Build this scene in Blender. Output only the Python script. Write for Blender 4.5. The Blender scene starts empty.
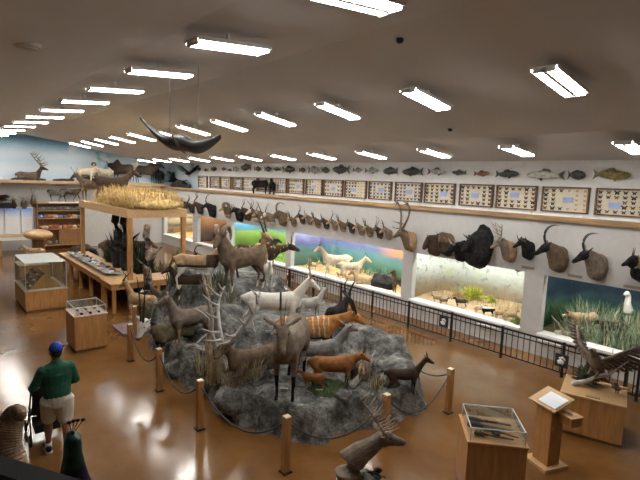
import bpy, bmesh, math, random
import numpy as np
from mathutils import Vector, Matrix, noise as mnoise
random.seed(7)
scene = bpy.context.scene
COL = scene.collection
PI = math.pi
# ---------------------------------------------------------------- camera
FPX, CAMH = 480.0, 4.3
ROLL = 0.037
def _basis():
    X = np.array([-88.0 - 320, 167.0 - 240, FPX]); X /= np.linalg.norm(X)
    h = np.array([math.cos(ROLL), math.sin(ROLL), 0.0])
    n = np.cross(X, h); n /= np.linalg.norm(n)
    up = n if n[1] < 0 else -n
    return np.array([X, np.cross(up, X), up])
MB_ = _basis()
CPOS = np.array([0, 0, CAMH])
cam_d = bpy.data.cameras.new('camera'); cam = bpy.data.objects.new('camera', cam_d); COL.objects.link(cam)
cam_d.sensor_width = 36.0; cam_d.lens = FPX * 36.0 / 640.0; cam_d.clip_start = 0.05; cam_d.clip_end = 200
r_, u_, f_ = MB_[:, 0], -MB_[:, 1], MB_[:, 2]
mw = Matrix([[r_[0], u_[0], -f_[0], 0], [r_[1], u_[1], -f_[1], 0], [r_[2], u_[2], -f_[2], CAMH], [0, 0, 0, 1]])
cam.matrix_world = mw
scene.camera = cam
# ---------------------------------------------------------------- view, world
scene.view_settings.view_transform = 'Standard'; scene.view_settings.look = 'None'
scene.view_settings.exposure = 1.25; scene.view_settings.gamma = 1.0
scene.view_settings.use_curve_mapping = False
LAMP = 25.0        # ceiling fluorescent strength
DLAMP = 30.0       # diorama lamp strength
world = bpy.data.worlds.new('world'); scene.world = world; world.use_nodes = True
world.node_tree.nodes['Background'].inputs[0].default_value = (1.0, 0.96, 0.9, 1)
world.node_tree.nodes['Background'].inputs[1].default_value = 0.12

def ray(px, py): return MB_ @ np.array([px - 320.0, py - 240.0, FPX])
def fl(px, py, z=0.0):
    d = ray(px, py); return CPOS + d * ((z - CAMH) / d[2])
def onY(px, py, y):
    d = ray(px, py); return CPOS + d * (y / d[1])
def onX(px, py, x):
    d = ray(px, py); return CPOS + d * (x / d[0])
def hd(a): return math.radians(-130.0 + a)      # compass: 0 = along the gallery's near end, 90 = away, 180 = down the hall, 270 = back

# ---------------------------------------------------------------- materials
MATS = {}
def mat(name, col, rough=0.6, var=0.12, scale=6.0, metal=0.0, spec=0.4, emit=0.0, alpha=1.0, bump=0.0, bscale=30.0, stretch=None):
    if name in MATS: return MATS[name]
    m = bpy.data.materials.new(name); m.use_nodes = True; nt = m.node_tree; b = nt.nodes['Principled BSDF']
    b.inputs['Roughness'].default_value = rough; b.inputs['Metallic'].default_value = metal
    b.inputs['Specular IOR Level'].default_value = spec
    tc = nt.nodes.new('ShaderNodeTexCoord'); src = tc.outputs['Object']
    if stretch:
        mp = nt.nodes.new('ShaderNodeMapping'); mp.inputs['Scale'].default_value = stretch
        nt.links.new(src, mp.inputs[0]); src = mp.outputs[0]
    if var > 0:
        n = nt.nodes.new('ShaderNodeTexNoise'); n.inputs['Scale'].default_value = scale; n.inputs['Detail'].default_value = 5
        nt.links.new(src, n.inputs['Vector'])
        rp = nt.nodes.new('ShaderNodeValToRGB')
        lo = tuple(max(0, c * (1 - 2.2 * var)) for c in col); hi = tuple(min(1, c * (1 + 2.2 * var)) for c in col)
        rp.color_ramp.elements[0].position = 0.3; rp.color_ramp.elements[1].position = 0.7
        rp.color_ramp.elements[0].color = (*lo, 1); rp.color_ramp.elements[1].color = (*hi, 1)
        nt.links.new(n.outputs[0], rp.inputs[0]); nt.links.new(rp.outputs[0], b.inputs['Base Color'])
    else:
        b.inputs['Base Color'].default_value = (*col, 1)
    if emit > 0:
        b.inputs['Emission Color'].default_value = (*col, 1); b.inputs['Emission Strength'].default_value = emit
    if bump > 0:
        n2 = nt.nodes.new('ShaderNodeTexNoise'); n2.inputs['Scale'].default_value = bscale; n2.inputs['Detail'].default_value = 6
        nt.links.new(src, n2.inputs['Vector'])
        bp = nt.nodes.new('ShaderNodeBump'); bp.inputs['Strength'].default_value = bump; bp.inputs['Distance'].default_value = 0.05
        nt.links.new(n2.outputs[0], bp.inputs['Height']); nt.links.new(bp.outputs[0], b.inputs['Normal'])
    m.diffuse_color = (*col, 1)
    MATS[name] = m; return m
def glass_mat(name='clear_acrylic', tint=(0.9, 0.95, 0.97), mixf=0.82, rough=0.03):
    if name in MATS: return MATS[name]
    m = bpy.data.materials.new(name); m.use_nodes = True; nt = m.node_tree
    for n in list(nt.nodes):
        if n.type != 'OUTPUT_MATERIAL': nt.nodes.remove(n)
    out = [n for n in nt.nodes if n.type == 'OUTPUT_MATERIAL'][0]
    t = nt.nodes.new('ShaderNodeBsdfTransparent'); t.inputs[0].default_value = (*tint, 1)
    g = nt.nodes.new('ShaderNodeBsdfGlossy'); g.inputs['Roughness'].default_value = rough
    mx = nt.nodes.new('ShaderNodeMixShader')
    lw = nt.nodes.new('ShaderNodeLayerWeight'); lw.inputs[0].default_value = 0.25
    mr = nt.nodes.new('ShaderNodeMapRange'); mr.inputs[3].default_value = (1 - mixf) * .4; mr.inputs[4].default_value = 0.16
    nt.links.new(lw.outputs['Fresnel'], mr.inputs[0]); nt.links.new(mr.outputs[0], mx.inputs[0])
    nt.links.new(t.outputs[0], mx.inputs[1]); nt.links.new(g.outputs[0], mx.inputs[2]); nt.links.new(mx.outputs[0], out.inputs[0])
    MATS[name] = m; return m
def painting(name, stops, z0, z1, k=0.15, scale=1.5, dx=0.0, ax='X', extra=None, rough=0.7):
    """a mural: colour bands by height, broken up by noise; extra=(colour, lo, hi, scale) adds patches"""
    m = bpy.data.materials.new(name); m.use_nodes = True; nt = m.node_tree; b = nt.nodes['Principled BSDF']
    b.inputs['Roughness'].default_value = rough; b.inputs['Specular IOR Level'].default_value = 0.1
    L = nt.links.new
    tc = nt.nodes.new('ShaderNodeTexCoord'); sx = nt.nodes.new('ShaderNodeSeparateXYZ'); L(tc.outputs['Object'], sx.inputs[0])
    mr = nt.nodes.new('ShaderNodeMapRange'); mr.inputs[1].default_value = z0; mr.inputs[2].default_value = z1; mr.clamp = False
    L(sx.outputs['Z'], mr.inputs[0])
    mp = nt.nodes.new('ShaderNodeMapping'); mp.inputs['Scale'].default_value = (1, 1, 2.2); L(tc.outputs['Object'], mp.inputs[0])
    n = nt.nodes.new('ShaderNodeTexNoise'); n.inputs['Scale'].default_value = scale; n.inputs['Detail'].default_value = 7; L(mp.outputs[0], n.inputs['Vector'])
    a = nt.nodes.new('ShaderNodeMath'); a.operation = 'MULTIPLY_ADD'; a.inputs[1].default_value = k * 2; L(n.outputs[0], a.inputs[0])
    s = nt.nodes.new('ShaderNodeMath'); s.operation = 'SUBTRACT'; s.inputs[1].default_value = k; L(mr.outputs[0], s.inputs[0]); L(s.outputs[0], a.inputs[2])
    v = a.outputs[0]
    if dx:
        e = nt.nodes.new('ShaderNodeMath'); e.operation = 'MULTIPLY_ADD'; e.inputs[1].default_value = dx; L(sx.outputs[ax], e.inputs[0]); L(v, e.inputs[2]); v = e.outputs[0]
    rp = nt.nodes.new('ShaderNodeValToRGB'); cr = rp.color_ramp
    while len(cr.elements) < len(stops): cr.elements.new(0.5)
    for el, (p, c) in zip(cr.elements, stops): el.position = p; el.color = (*c, 1)
    L(v, rp.inputs[0]); outc = rp.outputs[0]
    for ex in (extra or []):
        c, lo, hi, sc = ex[:4]
        n3 = nt.nodes.new('ShaderNodeTexNoise'); n3.inputs['Scale'].default_value = sc; n3.inputs['Detail'].default_value = 4; L(tc.outputs['Object'], n3.inputs['Vector'])
        m3 = nt.nodes.new('ShaderNodeMapRange'); m3.inputs[1].default_value = lo; m3.inputs[2].default_value = hi; L(n3.outputs[0], m3.inputs[0])
        fac = m3.outputs[0]
        if len(ex) > 4:      # only inside a height band
            zb = nt.nodes.new('ShaderNodeMapRange'); zb.inputs[1].default_value = ex[4]; zb.inputs[2].default_value = ex[5]; L(sx.outputs['Z'], zb.inputs[0])
            mu = nt.nodes.new('ShaderNodeMath'); mu.operation = 'MULTIPLY'; L(zb.outputs[0], mu.inputs[0]); L(fac, mu.inputs[1]); fac = mu.outputs[0]
        if len(ex) > 6:      # and fading in along the wall
            xb = nt.nodes.new('ShaderNodeMapRange'); xb.inputs[1].default_value = ex[6]; xb.inputs[2].default_value = ex[7]; L(sx.outputs['X'], xb.inputs[0])
            mu = nt.nodes.new('ShaderNodeMath'); mu.operation = 'MULTIPLY'; L(xb.outputs[0], mu.inputs[0]); L(fac, mu.inputs[1]); fac = mu.outputs[0]
        mx = nt.nodes.new('ShaderNodeMixRGB'); mx.inputs[2].default_value = (*c, 1); L(fac, mx.inputs[0]); L(outc, mx.inputs[1]); outc = mx.outputs[0]
    L(outc, b.inputs['Base Color'])
    return m

# ---------------------------------------------------------------- mesh helpers
class G:
    def __init__(s): s.v = []; s.f = []; s.m = []; s.sm = []
    def add(s, vs, fs, m=0, smooth=False):
        o = len(s.v); s.v += [tuple(map(float, p)) for p in vs]
        for f in fs: s.f.append([i + o for i in f]); s.m.append(m); s.sm.append(smooth)
        return s
    def box(s, c, d, rz=0.0, m=0, R=None):
        x, y, z = d[0] / 2, d[1] / 2, d[2] / 2
        P = [(-x, -y, -z), (x, -y, -z), (x, y, -z), (-x, y, -z), (-x, -y, z), (x, -y, z), (x, y, z), (-x, y, z)]
        Rm = R if R is not None else Matrix.Rotation(rz, 3, 'Z')
        return s.add([Vector(c) + Rm @ Vector(p) for p in P], [(0, 3, 2, 1), (4, 5, 6, 7), (0, 1, 5, 4), (1, 2, 6, 5), (2, 3, 7, 6), (3, 0, 4, 7)], m)
    def bx(s, x0, x1, y0, y1, z0, z1, m=0): return s.box(((x0 + x1) / 2, (y0 + y1) / 2, (z0 + z1) / 2), (abs(x1 - x0), abs(y1 - y0), abs(z1 - z0)), 0, m)
    def tube(s, pts, rad, n=8, m=0, smooth=True, up=(0, 0, 1), cap=True):
        """closed tapering tube; a radius may be (sideways, upward)"""
        P = [Vector(p) for p in pts]; N = len(P)
        if not isinstance(rad, (list, tuple)) or (isinstance(rad, tuple)): rad = [rad] * N
        R = [(q, q) if not isinstance(q, (tuple, list)) else q for q in rad]
        rings = []; side0 = None
        for i in range(N):
            t = (P[min(i + 1, N - 1)] - P[max(i - 1, 0)])
            t = t.normalized() if t.length > 1e-9 else Vector((1, 0, 0))
            u = Vector(up); sd = u.cross(t)
            if sd.length < 0.15:
                sd = side0.copy() if side0 is not None else Vector((0, 1, 0)).cross(t)
                if sd.length < 0.15: sd = Vector((1, 0, 0)).cross(t)
            sd = (sd - t * sd.dot(t)).normalized(); side0 = sd; uu = t.cross(sd).normalized()
            rings.append((P[i], sd, uu, R[i], t))
        if cap:   # rounded ends
            p, sd, uu, r, t = rings[0]; e = min(r) * 0.55
            rings.insert(0, (p - t * e, sd, uu, (r[0] * .55, r[1] * .55), t))
            p, sd, uu, r, t = rings[-1]; e = min(r) * 0.55
            rings.append((p + t * e, sd, uu, (r[0] * .55, r[1] * .55), t))
        vs = []
        for p, sd, uu, r, t in rings:
            for k in range(n):
                a = 2 * PI * k / n; vs.append(p + sd * (r[0] * math.cos(a)) + uu * (r[1] * math.sin(a)))
        fs = []
        for i in range(len(rings) - 1):
            for k in range(n): fs.append((i * n + k, i * n + (k + 1) % n, (i + 1) * n + (k + 1) % n, (i + 1) * n + k))
        fs.append(tuple(range(n - 1, -1, -1))); fs.append(tuple(range((len(rings) - 1) * n, len(rings) * n)))
        return s.add(vs, fs, m, smooth)
    def cyl(s, a, b, r, n=12, m=0, r2=None): return s.tube([a, b], [r, r if r2 is None else r2], n, m, False, cap=False)
    def ball(s, c, r, m=0, nu=12, nv=8, R=None):
        r = (r, r, r) if not isinstance(r, (tuple, list)) else r
        vs = [(0, 0, -1)]; fs = []
        for j in range(1, nv):
            th = PI * j / nv
            for k in range(nu): vs.append((math.sin(th) * math.cos(2 * PI * k / nu), math.sin(th) * math.sin(2 * PI * k / nu), -math.cos(th)))
        vs.append((0, 0, 1)); T = len(vs) - 1
        for k in range(nu):
            fs.append((0, 1 + (k + 1) % nu, 1 + k)); fs.append((T, T - nu + k, T - nu + (k + 1) % nu))
        for j in range(nv - 2):
            for k in range(nu):
                a = 1 + j * nu; fs.append((a + k, a + (k + 1) % nu, a + nu + (k + 1) % nu, a + nu + k))
        q = [Vector((p[0] * r[0], p[1] * r[1], p[2] * r[2])) for p in vs]
        if R is not None: q = [R @ p for p in q]
        return s.add([Vector(c) + p for p in q], fs, m, True)
    def prism(s, poly, z0, z1, m=0):
        n = len(poly); vs = [(p[0], p[1], z0) for p in poly] + [(p[0], p[1], z1) for p in poly]
        fs = [tuple(range(n - 1, -1, -1)), tuple(range(n, 2 * n))] + [(i, (i + 1) % n, n + (i + 1) % n, n + i) for i in range(n)]
        return s.add(vs, fs, m)
    def blade(s, base, tip, w, m=0):
        b, t = Vector(base), Vector(tip); d = t - b; sd = d.cross(Vector((random.random() - .5, random.random() - .5, .3)))
        sd = sd.normalized() * w if sd.length > 1e-6 else Vector((w, 0, 0))
        mid = b + d * .5 + Vector((0, 0, d.length * .06)); th = d.cross(sd).normalized() * w * .5
        return s.add([b - sd, b + sd, b + th, mid - sd * .8, mid + sd * .8, mid + th, t], [(0, 1, 4, 3), (1, 2, 5, 4), (2, 0, 3, 5), (3, 4, 6), (4, 5, 6), (5, 3, 6)], m)
    def mesh(s, name, mats):
        me = bpy.data.meshes.new(name); me.from_pydata(s.v, [], s.f)
        for mm in (mats if isinstance(mats, (list, tuple)) else [mats]): me.materials.append(mm)
        me.polygons.foreach_set('material_index', s.m); me.polygons.foreach_set('use_smooth', s.sm); me.update()
        return me
    def obj(s, name, mats, parent=None, fix=True):
        me = s.mesh(name, mats)
        if fix:
            b = bmesh.new(); b.from_mesh(me); bmesh.ops.recalc_face_normals(b, faces=b.faces); b.to_mesh(me); b.free()
        return link(name, me, parent)
def link(name, me, parent=None):
    o = bpy.data.objects.new(name, me); COL.objects.link(o)
    if parent is not None: o.parent = parent
    return o
def tag(o, label, cat, group=None, kind=None):
    o['label'] = label; o['category'] = cat
    if group: o['group'] = group
    if kind: o['kind'] = kind
    return o
def thing(name, label, cat, loc=(0, 0, 0), rz=0.0, group=None):
    o = bpy.data.objects.new(name, None); COL.objects.link(o); o.empty_display_size = 0.1
    o.location = loc; o.rotation_euler = (0, 0, rz); return tag(o, label, cat, group)
def struct(g, name, m, fix=True):
    o = g.obj(name, m, None, fix); o['kind'] = 'structure'; return o
def recentre(o):
    """put a one-mesh thing's origin at the middle of its base"""
    me = o.data; co = np.empty(len(me.vertices) * 3); me.vertices.foreach_get('co', co); co = co.reshape(-1, 3)
    c = np.array([(co[:, 0].min() + co[:, 0].max()) / 2, (co[:, 1].min() + co[:, 1].max()) / 2, co[:, 2].min()])
    me.vertices.foreach_set('co', (co - c).ravel()); o.location = Vector(o.location) + Vector(c); me.update(); return o
def solo(g, name, m, label, cat, group=None, kind=None):
    return tag(recentre(g.obj(name, m)), label, cat, group, kind)
def dup(o, loc, rz=None, label=None, scale=None):
    r = o.copy(); COL.objects.link(r); r.location = loc
    if rz is not None: r.rotation_euler = (0, 0, rz)
    if scale is not None: r.scale = (scale,) * 3
    if label: r['label'] = label
    for ch in list(o.children):
        c = ch.copy(); COL.objects.link(c); c.parent = r
        for g2 in list(ch.children):
            d = g2.copy(); COL.objects.link(d); d.parent = c
    return r
def remesh(g, name, vox, mats, zone=None, smooth=6, parent=None):
    """fuse overlapping closed shapes into one continuous skin"""
    me = bpy.data.meshes.new('tmp'); me.from_pydata(g.v, [], g.f); me.update()
    b = bmesh.new(); b.from_mesh(me); bmesh.ops.recalc_face_normals(b, faces=b.faces); b.to_mesh(me); b.free()
    o = bpy.data.objects.new('tmp', me); COL.objects.link(o)
    md = o.modifiers.new('r', 'REMESH'); md.mode = 'VOXEL'; md.voxel_size = vox
    if smooth:
        ms = o.modifiers.new('s', 'SMOOTH'); ms.factor = 0.5; ms.iterations = smooth
    dg = bpy.context.evaluated_depsgraph_get(); dg.update()
    res = bpy.data.meshes.new_from_object(o.evaluated_get(dg)); res.name = name
    bpy.data.objects.remove(o); bpy.data.meshes.remove(me)
    res.materials.clear()
    for mm in (mats if isinstance(mats, (list, tuple)) else [mats]): res.materials.append(mm)
    n = len(res.polygons)
    if zone:
        c = np.empty(n * 3); res.polygons.foreach_get('center', c); c = c.reshape(-1, 3)
        res.polygons.foreach_set('material_index', [int(zone(*p)) for p in c])
    else: res.polygons.foreach_set('material_index', [0] * n)
    res.polygons.foreach_set('use_smooth', [True] * n)
    res.update()
    return link(name, res, parent)
ORD = ['first', 'second', 'third', 'fourth', 'fifth', 'sixth', 'seventh', 'eighth', 'ninth', 'tenth', 'eleventh', 'twelfth', 'thirteenth', 'fourteenth', 'fifteenth', 'sixteenth', 'seventeenth', 'eighteenth', 'nineteenth', 'twentieth', 'twenty-first', 'twenty-second', 'twenty-third', 'twenty-fourth', 'twenty-fifth', 'twenty-sixth']
# ================================================================ large structure
XF = 30.5            # far wall
YW, YU = -12.3, -12.8  # right wall face, upper wall set back behind the ledge
SHZ = 3.65           # top of the ledge
def floor_material():
    m = bpy.data.materials.new('stained_concrete'); m.use_nodes = True; nt = m.node_tree; b = nt.nodes['Principled BSDF']; L = nt.links.new
    tc = nt.nodes.new('ShaderNodeTexCoord')
    n1 = nt.nodes.new('ShaderNodeTexNoise'); n1.inputs['Scale'].default_value = 0.55; n1.inputs['Detail'].default_value = 8; n1.inputs['Roughness'].default_value = 0.62
    L(tc.outputs['Object'], n1.inputs['Vector'])
    rp = nt.nodes.new('ShaderNodeValToRGB'); cr = rp.color_ramp
    for i, (p, c) in enumerate([(0.25, (0.12, 0.05, 0.014)), (0.45, (0.17, 0.075, 0.020)), (0.58, (0.215, 0.10, 0.028)), (0.75, (0.25, 0.135, 0.055))]):
        if i > 1: cr.elements.new(0.5)
        cr.elements[i].position = p; cr.elements[i].color = (*c, 1)
    L(n1.outputs[0], rp.inputs[0]); L(rp.outputs[0], b.inputs['Base Color'])
    n2 = nt.nodes.new('ShaderNodeTexNoise'); n2.inputs['Scale'].default_value = 3.0; n2.inputs['Detail'].default_value = 6; L(tc.outputs['Object'], n2.inputs['Vector'])
    mr = nt.nodes.new('ShaderNodeMapRange'); mr.inputs[3].default_value = 0.09; mr.inputs[4].default_value = 0.22; L(n2.outputs[0], mr.inputs[0]); L(mr.outputs[0], b.inputs['Roughness'])
    b.inputs['Specular IOR Level'].default_value = 0.6
    bp = nt.nodes.new('ShaderNodeBump'); bp.inputs['Strength'].default_value = 0.025; bp.inputs['Distance'].default_value = 0.05; L(n2.outputs[0], bp.inputs['Height']); L(bp.outputs[0], b.inputs['Normal'])
    return m
m_wall = mat('grey_wall_paint', (0.52, 0.515, 0.50), 0.8, 0.02)
m_white = mat('white_paint', (0.84, 0.835, 0.82), 0.7, 0.02)
m_ceil = mat('ceiling_paint', (0.62, 0.60, 0.58), 0.9, 0.02, 1.0)
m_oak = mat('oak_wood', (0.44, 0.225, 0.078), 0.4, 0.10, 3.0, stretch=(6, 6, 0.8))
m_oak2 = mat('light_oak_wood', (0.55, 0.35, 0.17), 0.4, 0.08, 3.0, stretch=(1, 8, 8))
m_oakd = mat('dark_oak_trim', (0.26, 0.13, 0.05), 0.45, 0.10, 3.0, stretch=(6, 6, 0.8))  # darker oak tone for plinths, panels and stands
m_black = mat('black_metal', (0.012, 0.012, 0.013), 0.4, 0)
m_blackm = mat('matt_black', (0.015, 0.015, 0.016), 0.8, 0)
m_glass = glass_mat()
m_paper = mat('white_card', (0.80, 0.79, 0.76), 0.6, 0)
g = G(); g.bx(-5, XF + 2, -16, 8, -0.2, 0); struct(g, 'floor', floor_material())
# ceiling: gable, ridge at y = -4.7
prof = [(-12.85, 5.08), (-9.7, 5.42), (-6.9, 5.96), (-4.7, 6.28), (-2.6, 6.10), (1.0, 5.5), (8.2, 4.5)]
g = G(); n = len(prof)
vs = [(-5, y, z) for y, z in prof] + [(XF + .2, y, z) for y, z in prof] + [(-5, y, z + .25) for y, z in prof] + [(XF + .2, y, z + .25) for y, z in prof]
fs = []
for i in range(n - 1): fs += [(i, i + 1, n + i + 1, n + i), (2 * n + i, 3 * n + i, 3 * n + i + 1, 2 * n + i + 1)]
fs += [(0, n, 3 * n, 2 * n), (n - 1, 3 * n - 1, 4 * n - 1, 2 * n - 1)]
g.add(vs, fs); struct(g, 'ceiling', m_ceil)
def ceil_z(y):
    for (a, za), (b, zb) in zip(prof, prof[1:]):
        if a <= y <= b: return za + (zb - za) * (y - a) / (b - a)
    return 5.0
# right wall with the diorama openings
ZB, ZT = 0.62, 2.14
WINS = [(1.6, 5.52), (6.05, 9.78), (10.22, 16.4), (16.78, 21.5), (22.0, 25.35), (25.95, 30.1)]
g = G()
g.bx(-5, XF, YW - .2, YW, ZT, SHZ - .06)          # header band under the ledge
g.bx(-5, WINS[0][0], YW - .2, YW, 0, ZT)
xs = [w[1] for w in WINS]; nx = [w[0] for w in WINS[1:]] + [XF]
for a, b in zip(xs, nx): g.bx(a, b, YW - .2, YW, 0, ZT)
for a, b in WINS: g.bx(a, b, YW - .2, YW, 0, ZB - .06)
struct(g, 'wall_right', m_wall)
g = G(); g.bx(-5, XF, YU - .2, YU, SHZ - .06, 5.12); struct(g, 'wall_right_upper', m_white)
g = G(); g.bx(-5, XF, YU - .1, YW + .05, SHZ - .06, SHZ); o = struct(g, 'trim_1', m_white)
g = G(); g.bx(-5, XF, YW + .05, YW + .09, SHZ - .11, SHZ + .02); struct(g, 'trim_2', mat('ledge_edge_wood', (0.38, 0.24, 0.12), 0.4, 0.15, 2.0, stretch=(.8, 6, 6)))
for i, (a, b) in enumerate(WINS):
    g = G(); g.bx(a - .03, b + .03, YW - .3, YW + .1, ZB - .06, ZB); o = struct(g, 'trim_%d' % (i + 3), m_white)
# far wall, its ledge and the painted upper wall
FZ = 3.82
g = G(); g.bx(XF, XF + .2, -12.9, 8, 0, FZ)
struct(g, 'wall_far', m_wall)
far_mural = painting('mountain_mural', [(0.0, (0.46, 0.56, 0.64)), (0.28, (0.60, 0.66, 0.70)), (0.45, (0.50, 0.61, 0.68)), (0.60, (0.60, 0.68, 0.72)), (0.78, (0.32, 0.52, 0.64)), (1.0, (0.12, 0.22, 0.34))],
                     3.8, 6.1, 0.22, 0.45, extra=[((0.18, 0.42, 0.47), 0.60, 0.64, 0.55), ((0.62, 0.66, 0.72), 0.62, 0.70, 0.9)])
g = G(); yy = [(-12.8, 5.1), (-10.5, 5.40), (-6.9, 6.02), (-4.7, 6.32), (-2.6, 6.14), (1.0, 5.54), (8, 4.6)]
n = len(yy); vs = [(XF + .02, y, FZ) for y, z in yy] + [(XF + .02, y, z) for y, z in yy] + [(XF + .25, y, FZ) for y, z in yy] + [(XF + .25, y, z) for y, z in yy]
fs = []
for i in range(n - 1): fs += [(i, i + 1, n + i + 1, n + i), (2 * n + i, 3 * n + i, 3 * n + i + 1, 2 * n + i + 1), (n + i, n + i + 1, 3 * n + i + 1, 3 * n + i)]
g.add(vs, fs); struct(g, 'wall_far_upper', far_mural)
g = G(); g.bx(XF - .9, XF + .1, YW + .1, 8, FZ - .05, FZ, 0); struct(g, 'trim_10', m_white)
g = G(); g.bx(XF - .95, XF - .9, YW + .1, 8, FZ - .14, FZ + .02, 0); struct(g, 'trim_11', mat('far_ledge_wood', (0.46, 0.30, 0.16), 0.45, 0.1))
g = G(); g.bx(26.2, XF, YU, YU + .015, SHZ, 5.15); struct(g, 'wall_right_mural', far_mural)
# the room closes behind the camera and to the left
g = G(); g.bx(-5.2, -5, -13, 8, 0, 6.3); struct(g, 'wall_near', m_wall)
g = G(); g.bx(-5, XF, 8, 8.2, 0, 5.2); struct(g, 'wall_left', m_wall)
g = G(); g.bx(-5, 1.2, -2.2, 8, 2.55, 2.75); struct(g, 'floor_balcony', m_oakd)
# ---------------------------------------------------------------- diorama boxes
def lamp_strip(x0, x1, y, z, strength, col=(1, .96, .88)):
    m = mat('diorama_lamp_%d' % int(strength * 10), col, 0.5, 0, emit=strength)
    g = G(); g.bx(x0, x1, y - .06, y + .06, z, z + .05, 0); return g, m
def band(c0, c1): return (c0, c1)
DD = 1.9    # depth
PAINT = [
    painting('night_forest_mural', [(0.0, (0.05, 0.13, 0.06)), (0.30, (0.09, 0.20, 0.10)), (0.42, (0.045, 0.10, 0.10)), (0.55, (0.022, 0.040, 0.062)), (1.0, (0.012, 0.02, 0.035))], .6, 2.3, .16, 1.6, extra=[((0.12, 0.20, 0.23), 0.64, 0.72, 1.1)]),
    painting('desert_snow_mural', [(0.0, (0.58, 0.46, 0.30)), (0.25, (0.52, 0.47, 0.38)), (0.34, (0.52, 0.57, 0.53)), (0.60, (0.70, 0.75, 0.73)), (0.86, (0.60, 0.68, 0.60)), (0.93, (0.25, 0.42, 0.40)), (1.0, (0.50, 0.68, 0.72))], .6, 2.35, .14, 4.0, extra=[((0.55, 0.62, 0.38), 0.60, 0.68, 2.2), ((0.34, 0.38, 0.36), 0.55, 0.70, 6.0)]),
    painting('purple_plain_mural', [(0.0, (0.10, 0.25, 0.20)), (0.28, (0.17, 0.36, 0.32)), (0.45, (0.13, 0.30, 0.36)), (0.56, (0.16, 0.19, 0.40)), (0.72, (0.25, 0.26, 0.48)), (0.85, (0.45, 0.52, 0.70)), (1.0, (0.65, 0.75, 0.82))], .6, 2.35, .22, .55, extra=[((0.66, 0.32, 0.17), 0.25, 0.36, 0.7, 1.34, 1.50, 13.4, 12.2)]),
    painting('green_hill_mural', [(0.0, (0.16, 0.34, 0.08)), (0.42, (0.34, 0.52, 0.13)), (0.60, (0.38, 0.58, 0.17)), (0.66, (0.14, 0.35, 0.40)), (0.76, (0.10, 0.36, 0.62)), (0.88, (0.30, 0.62, 0.85)), (1.0, (0.65, 0.82, 0.9))], .6, 2.3, .05, 0.8),
    painting('red_rock_mural', [(0.0, (0.12, 0.07, 0.05)), (0.35, (0.22, 0.11, 0.06)), (0.6, (0.36, 0.17, 0.07)), (0.8, (0.55, 0.26, 0.08)), (1.0, (0.30, 0.16, 0.12))], .6, 2.3, .2, 0.9),
    painting('savannah_mural', [(0.0, (0.50, 0.36, 0.22)), (0.25, (0.52, 0.36, 0.21)), (0.32, (0.18, 0.19, 0.16)), (0.42, (0.60, 0.50, 0.32)), (0.56, (0.66, 0.57, 0.38)), (0.62, (0.20, 0.21, 0.18)), (0.70, (0.68, 0.58, 0.36)), (0.9, (0.72, 0.64, 0.40)), (1.0, (0.7, 0.6, 0.4))], .6, 2.3, .08, 1.8, extra=[((0.15, 0.14, 0.11), 0.60, 0.66, 1.3)]),
]
GROUND = [mat('dark_grassy_soil', (0.10, 0.09, 0.045), .9, .2, 5, bump=.4), mat('pale_desert_sand', (0.56, 0.41, 0.26), .9, .1, 4, bump=.3), mat('straw_coloured_soil', (0.60, 0.43, 0.20), .9, .15, 4, bump=.3), mat('green_turf_ground', (0.22, 0.36, 0.08), .9, .15, 5, bump=.3), mat('brown_cave_soil', (0.24, 0.13, 0.07), .9, .15, 5, bump=.3), mat('straw_coloured_soil', (0.60, 0.43, 0.20))]
m_dlin = mat('diorama_lining', (0.70, 0.70, 0.68), .9, 0)
DN = ['night grassland', 'pale desert', 'purple plains', 'green hill', 'red rock', 'far savannah']
DS = [2.6, 3.2, 3.8, 3.4, 2.2, 3.6]
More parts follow.
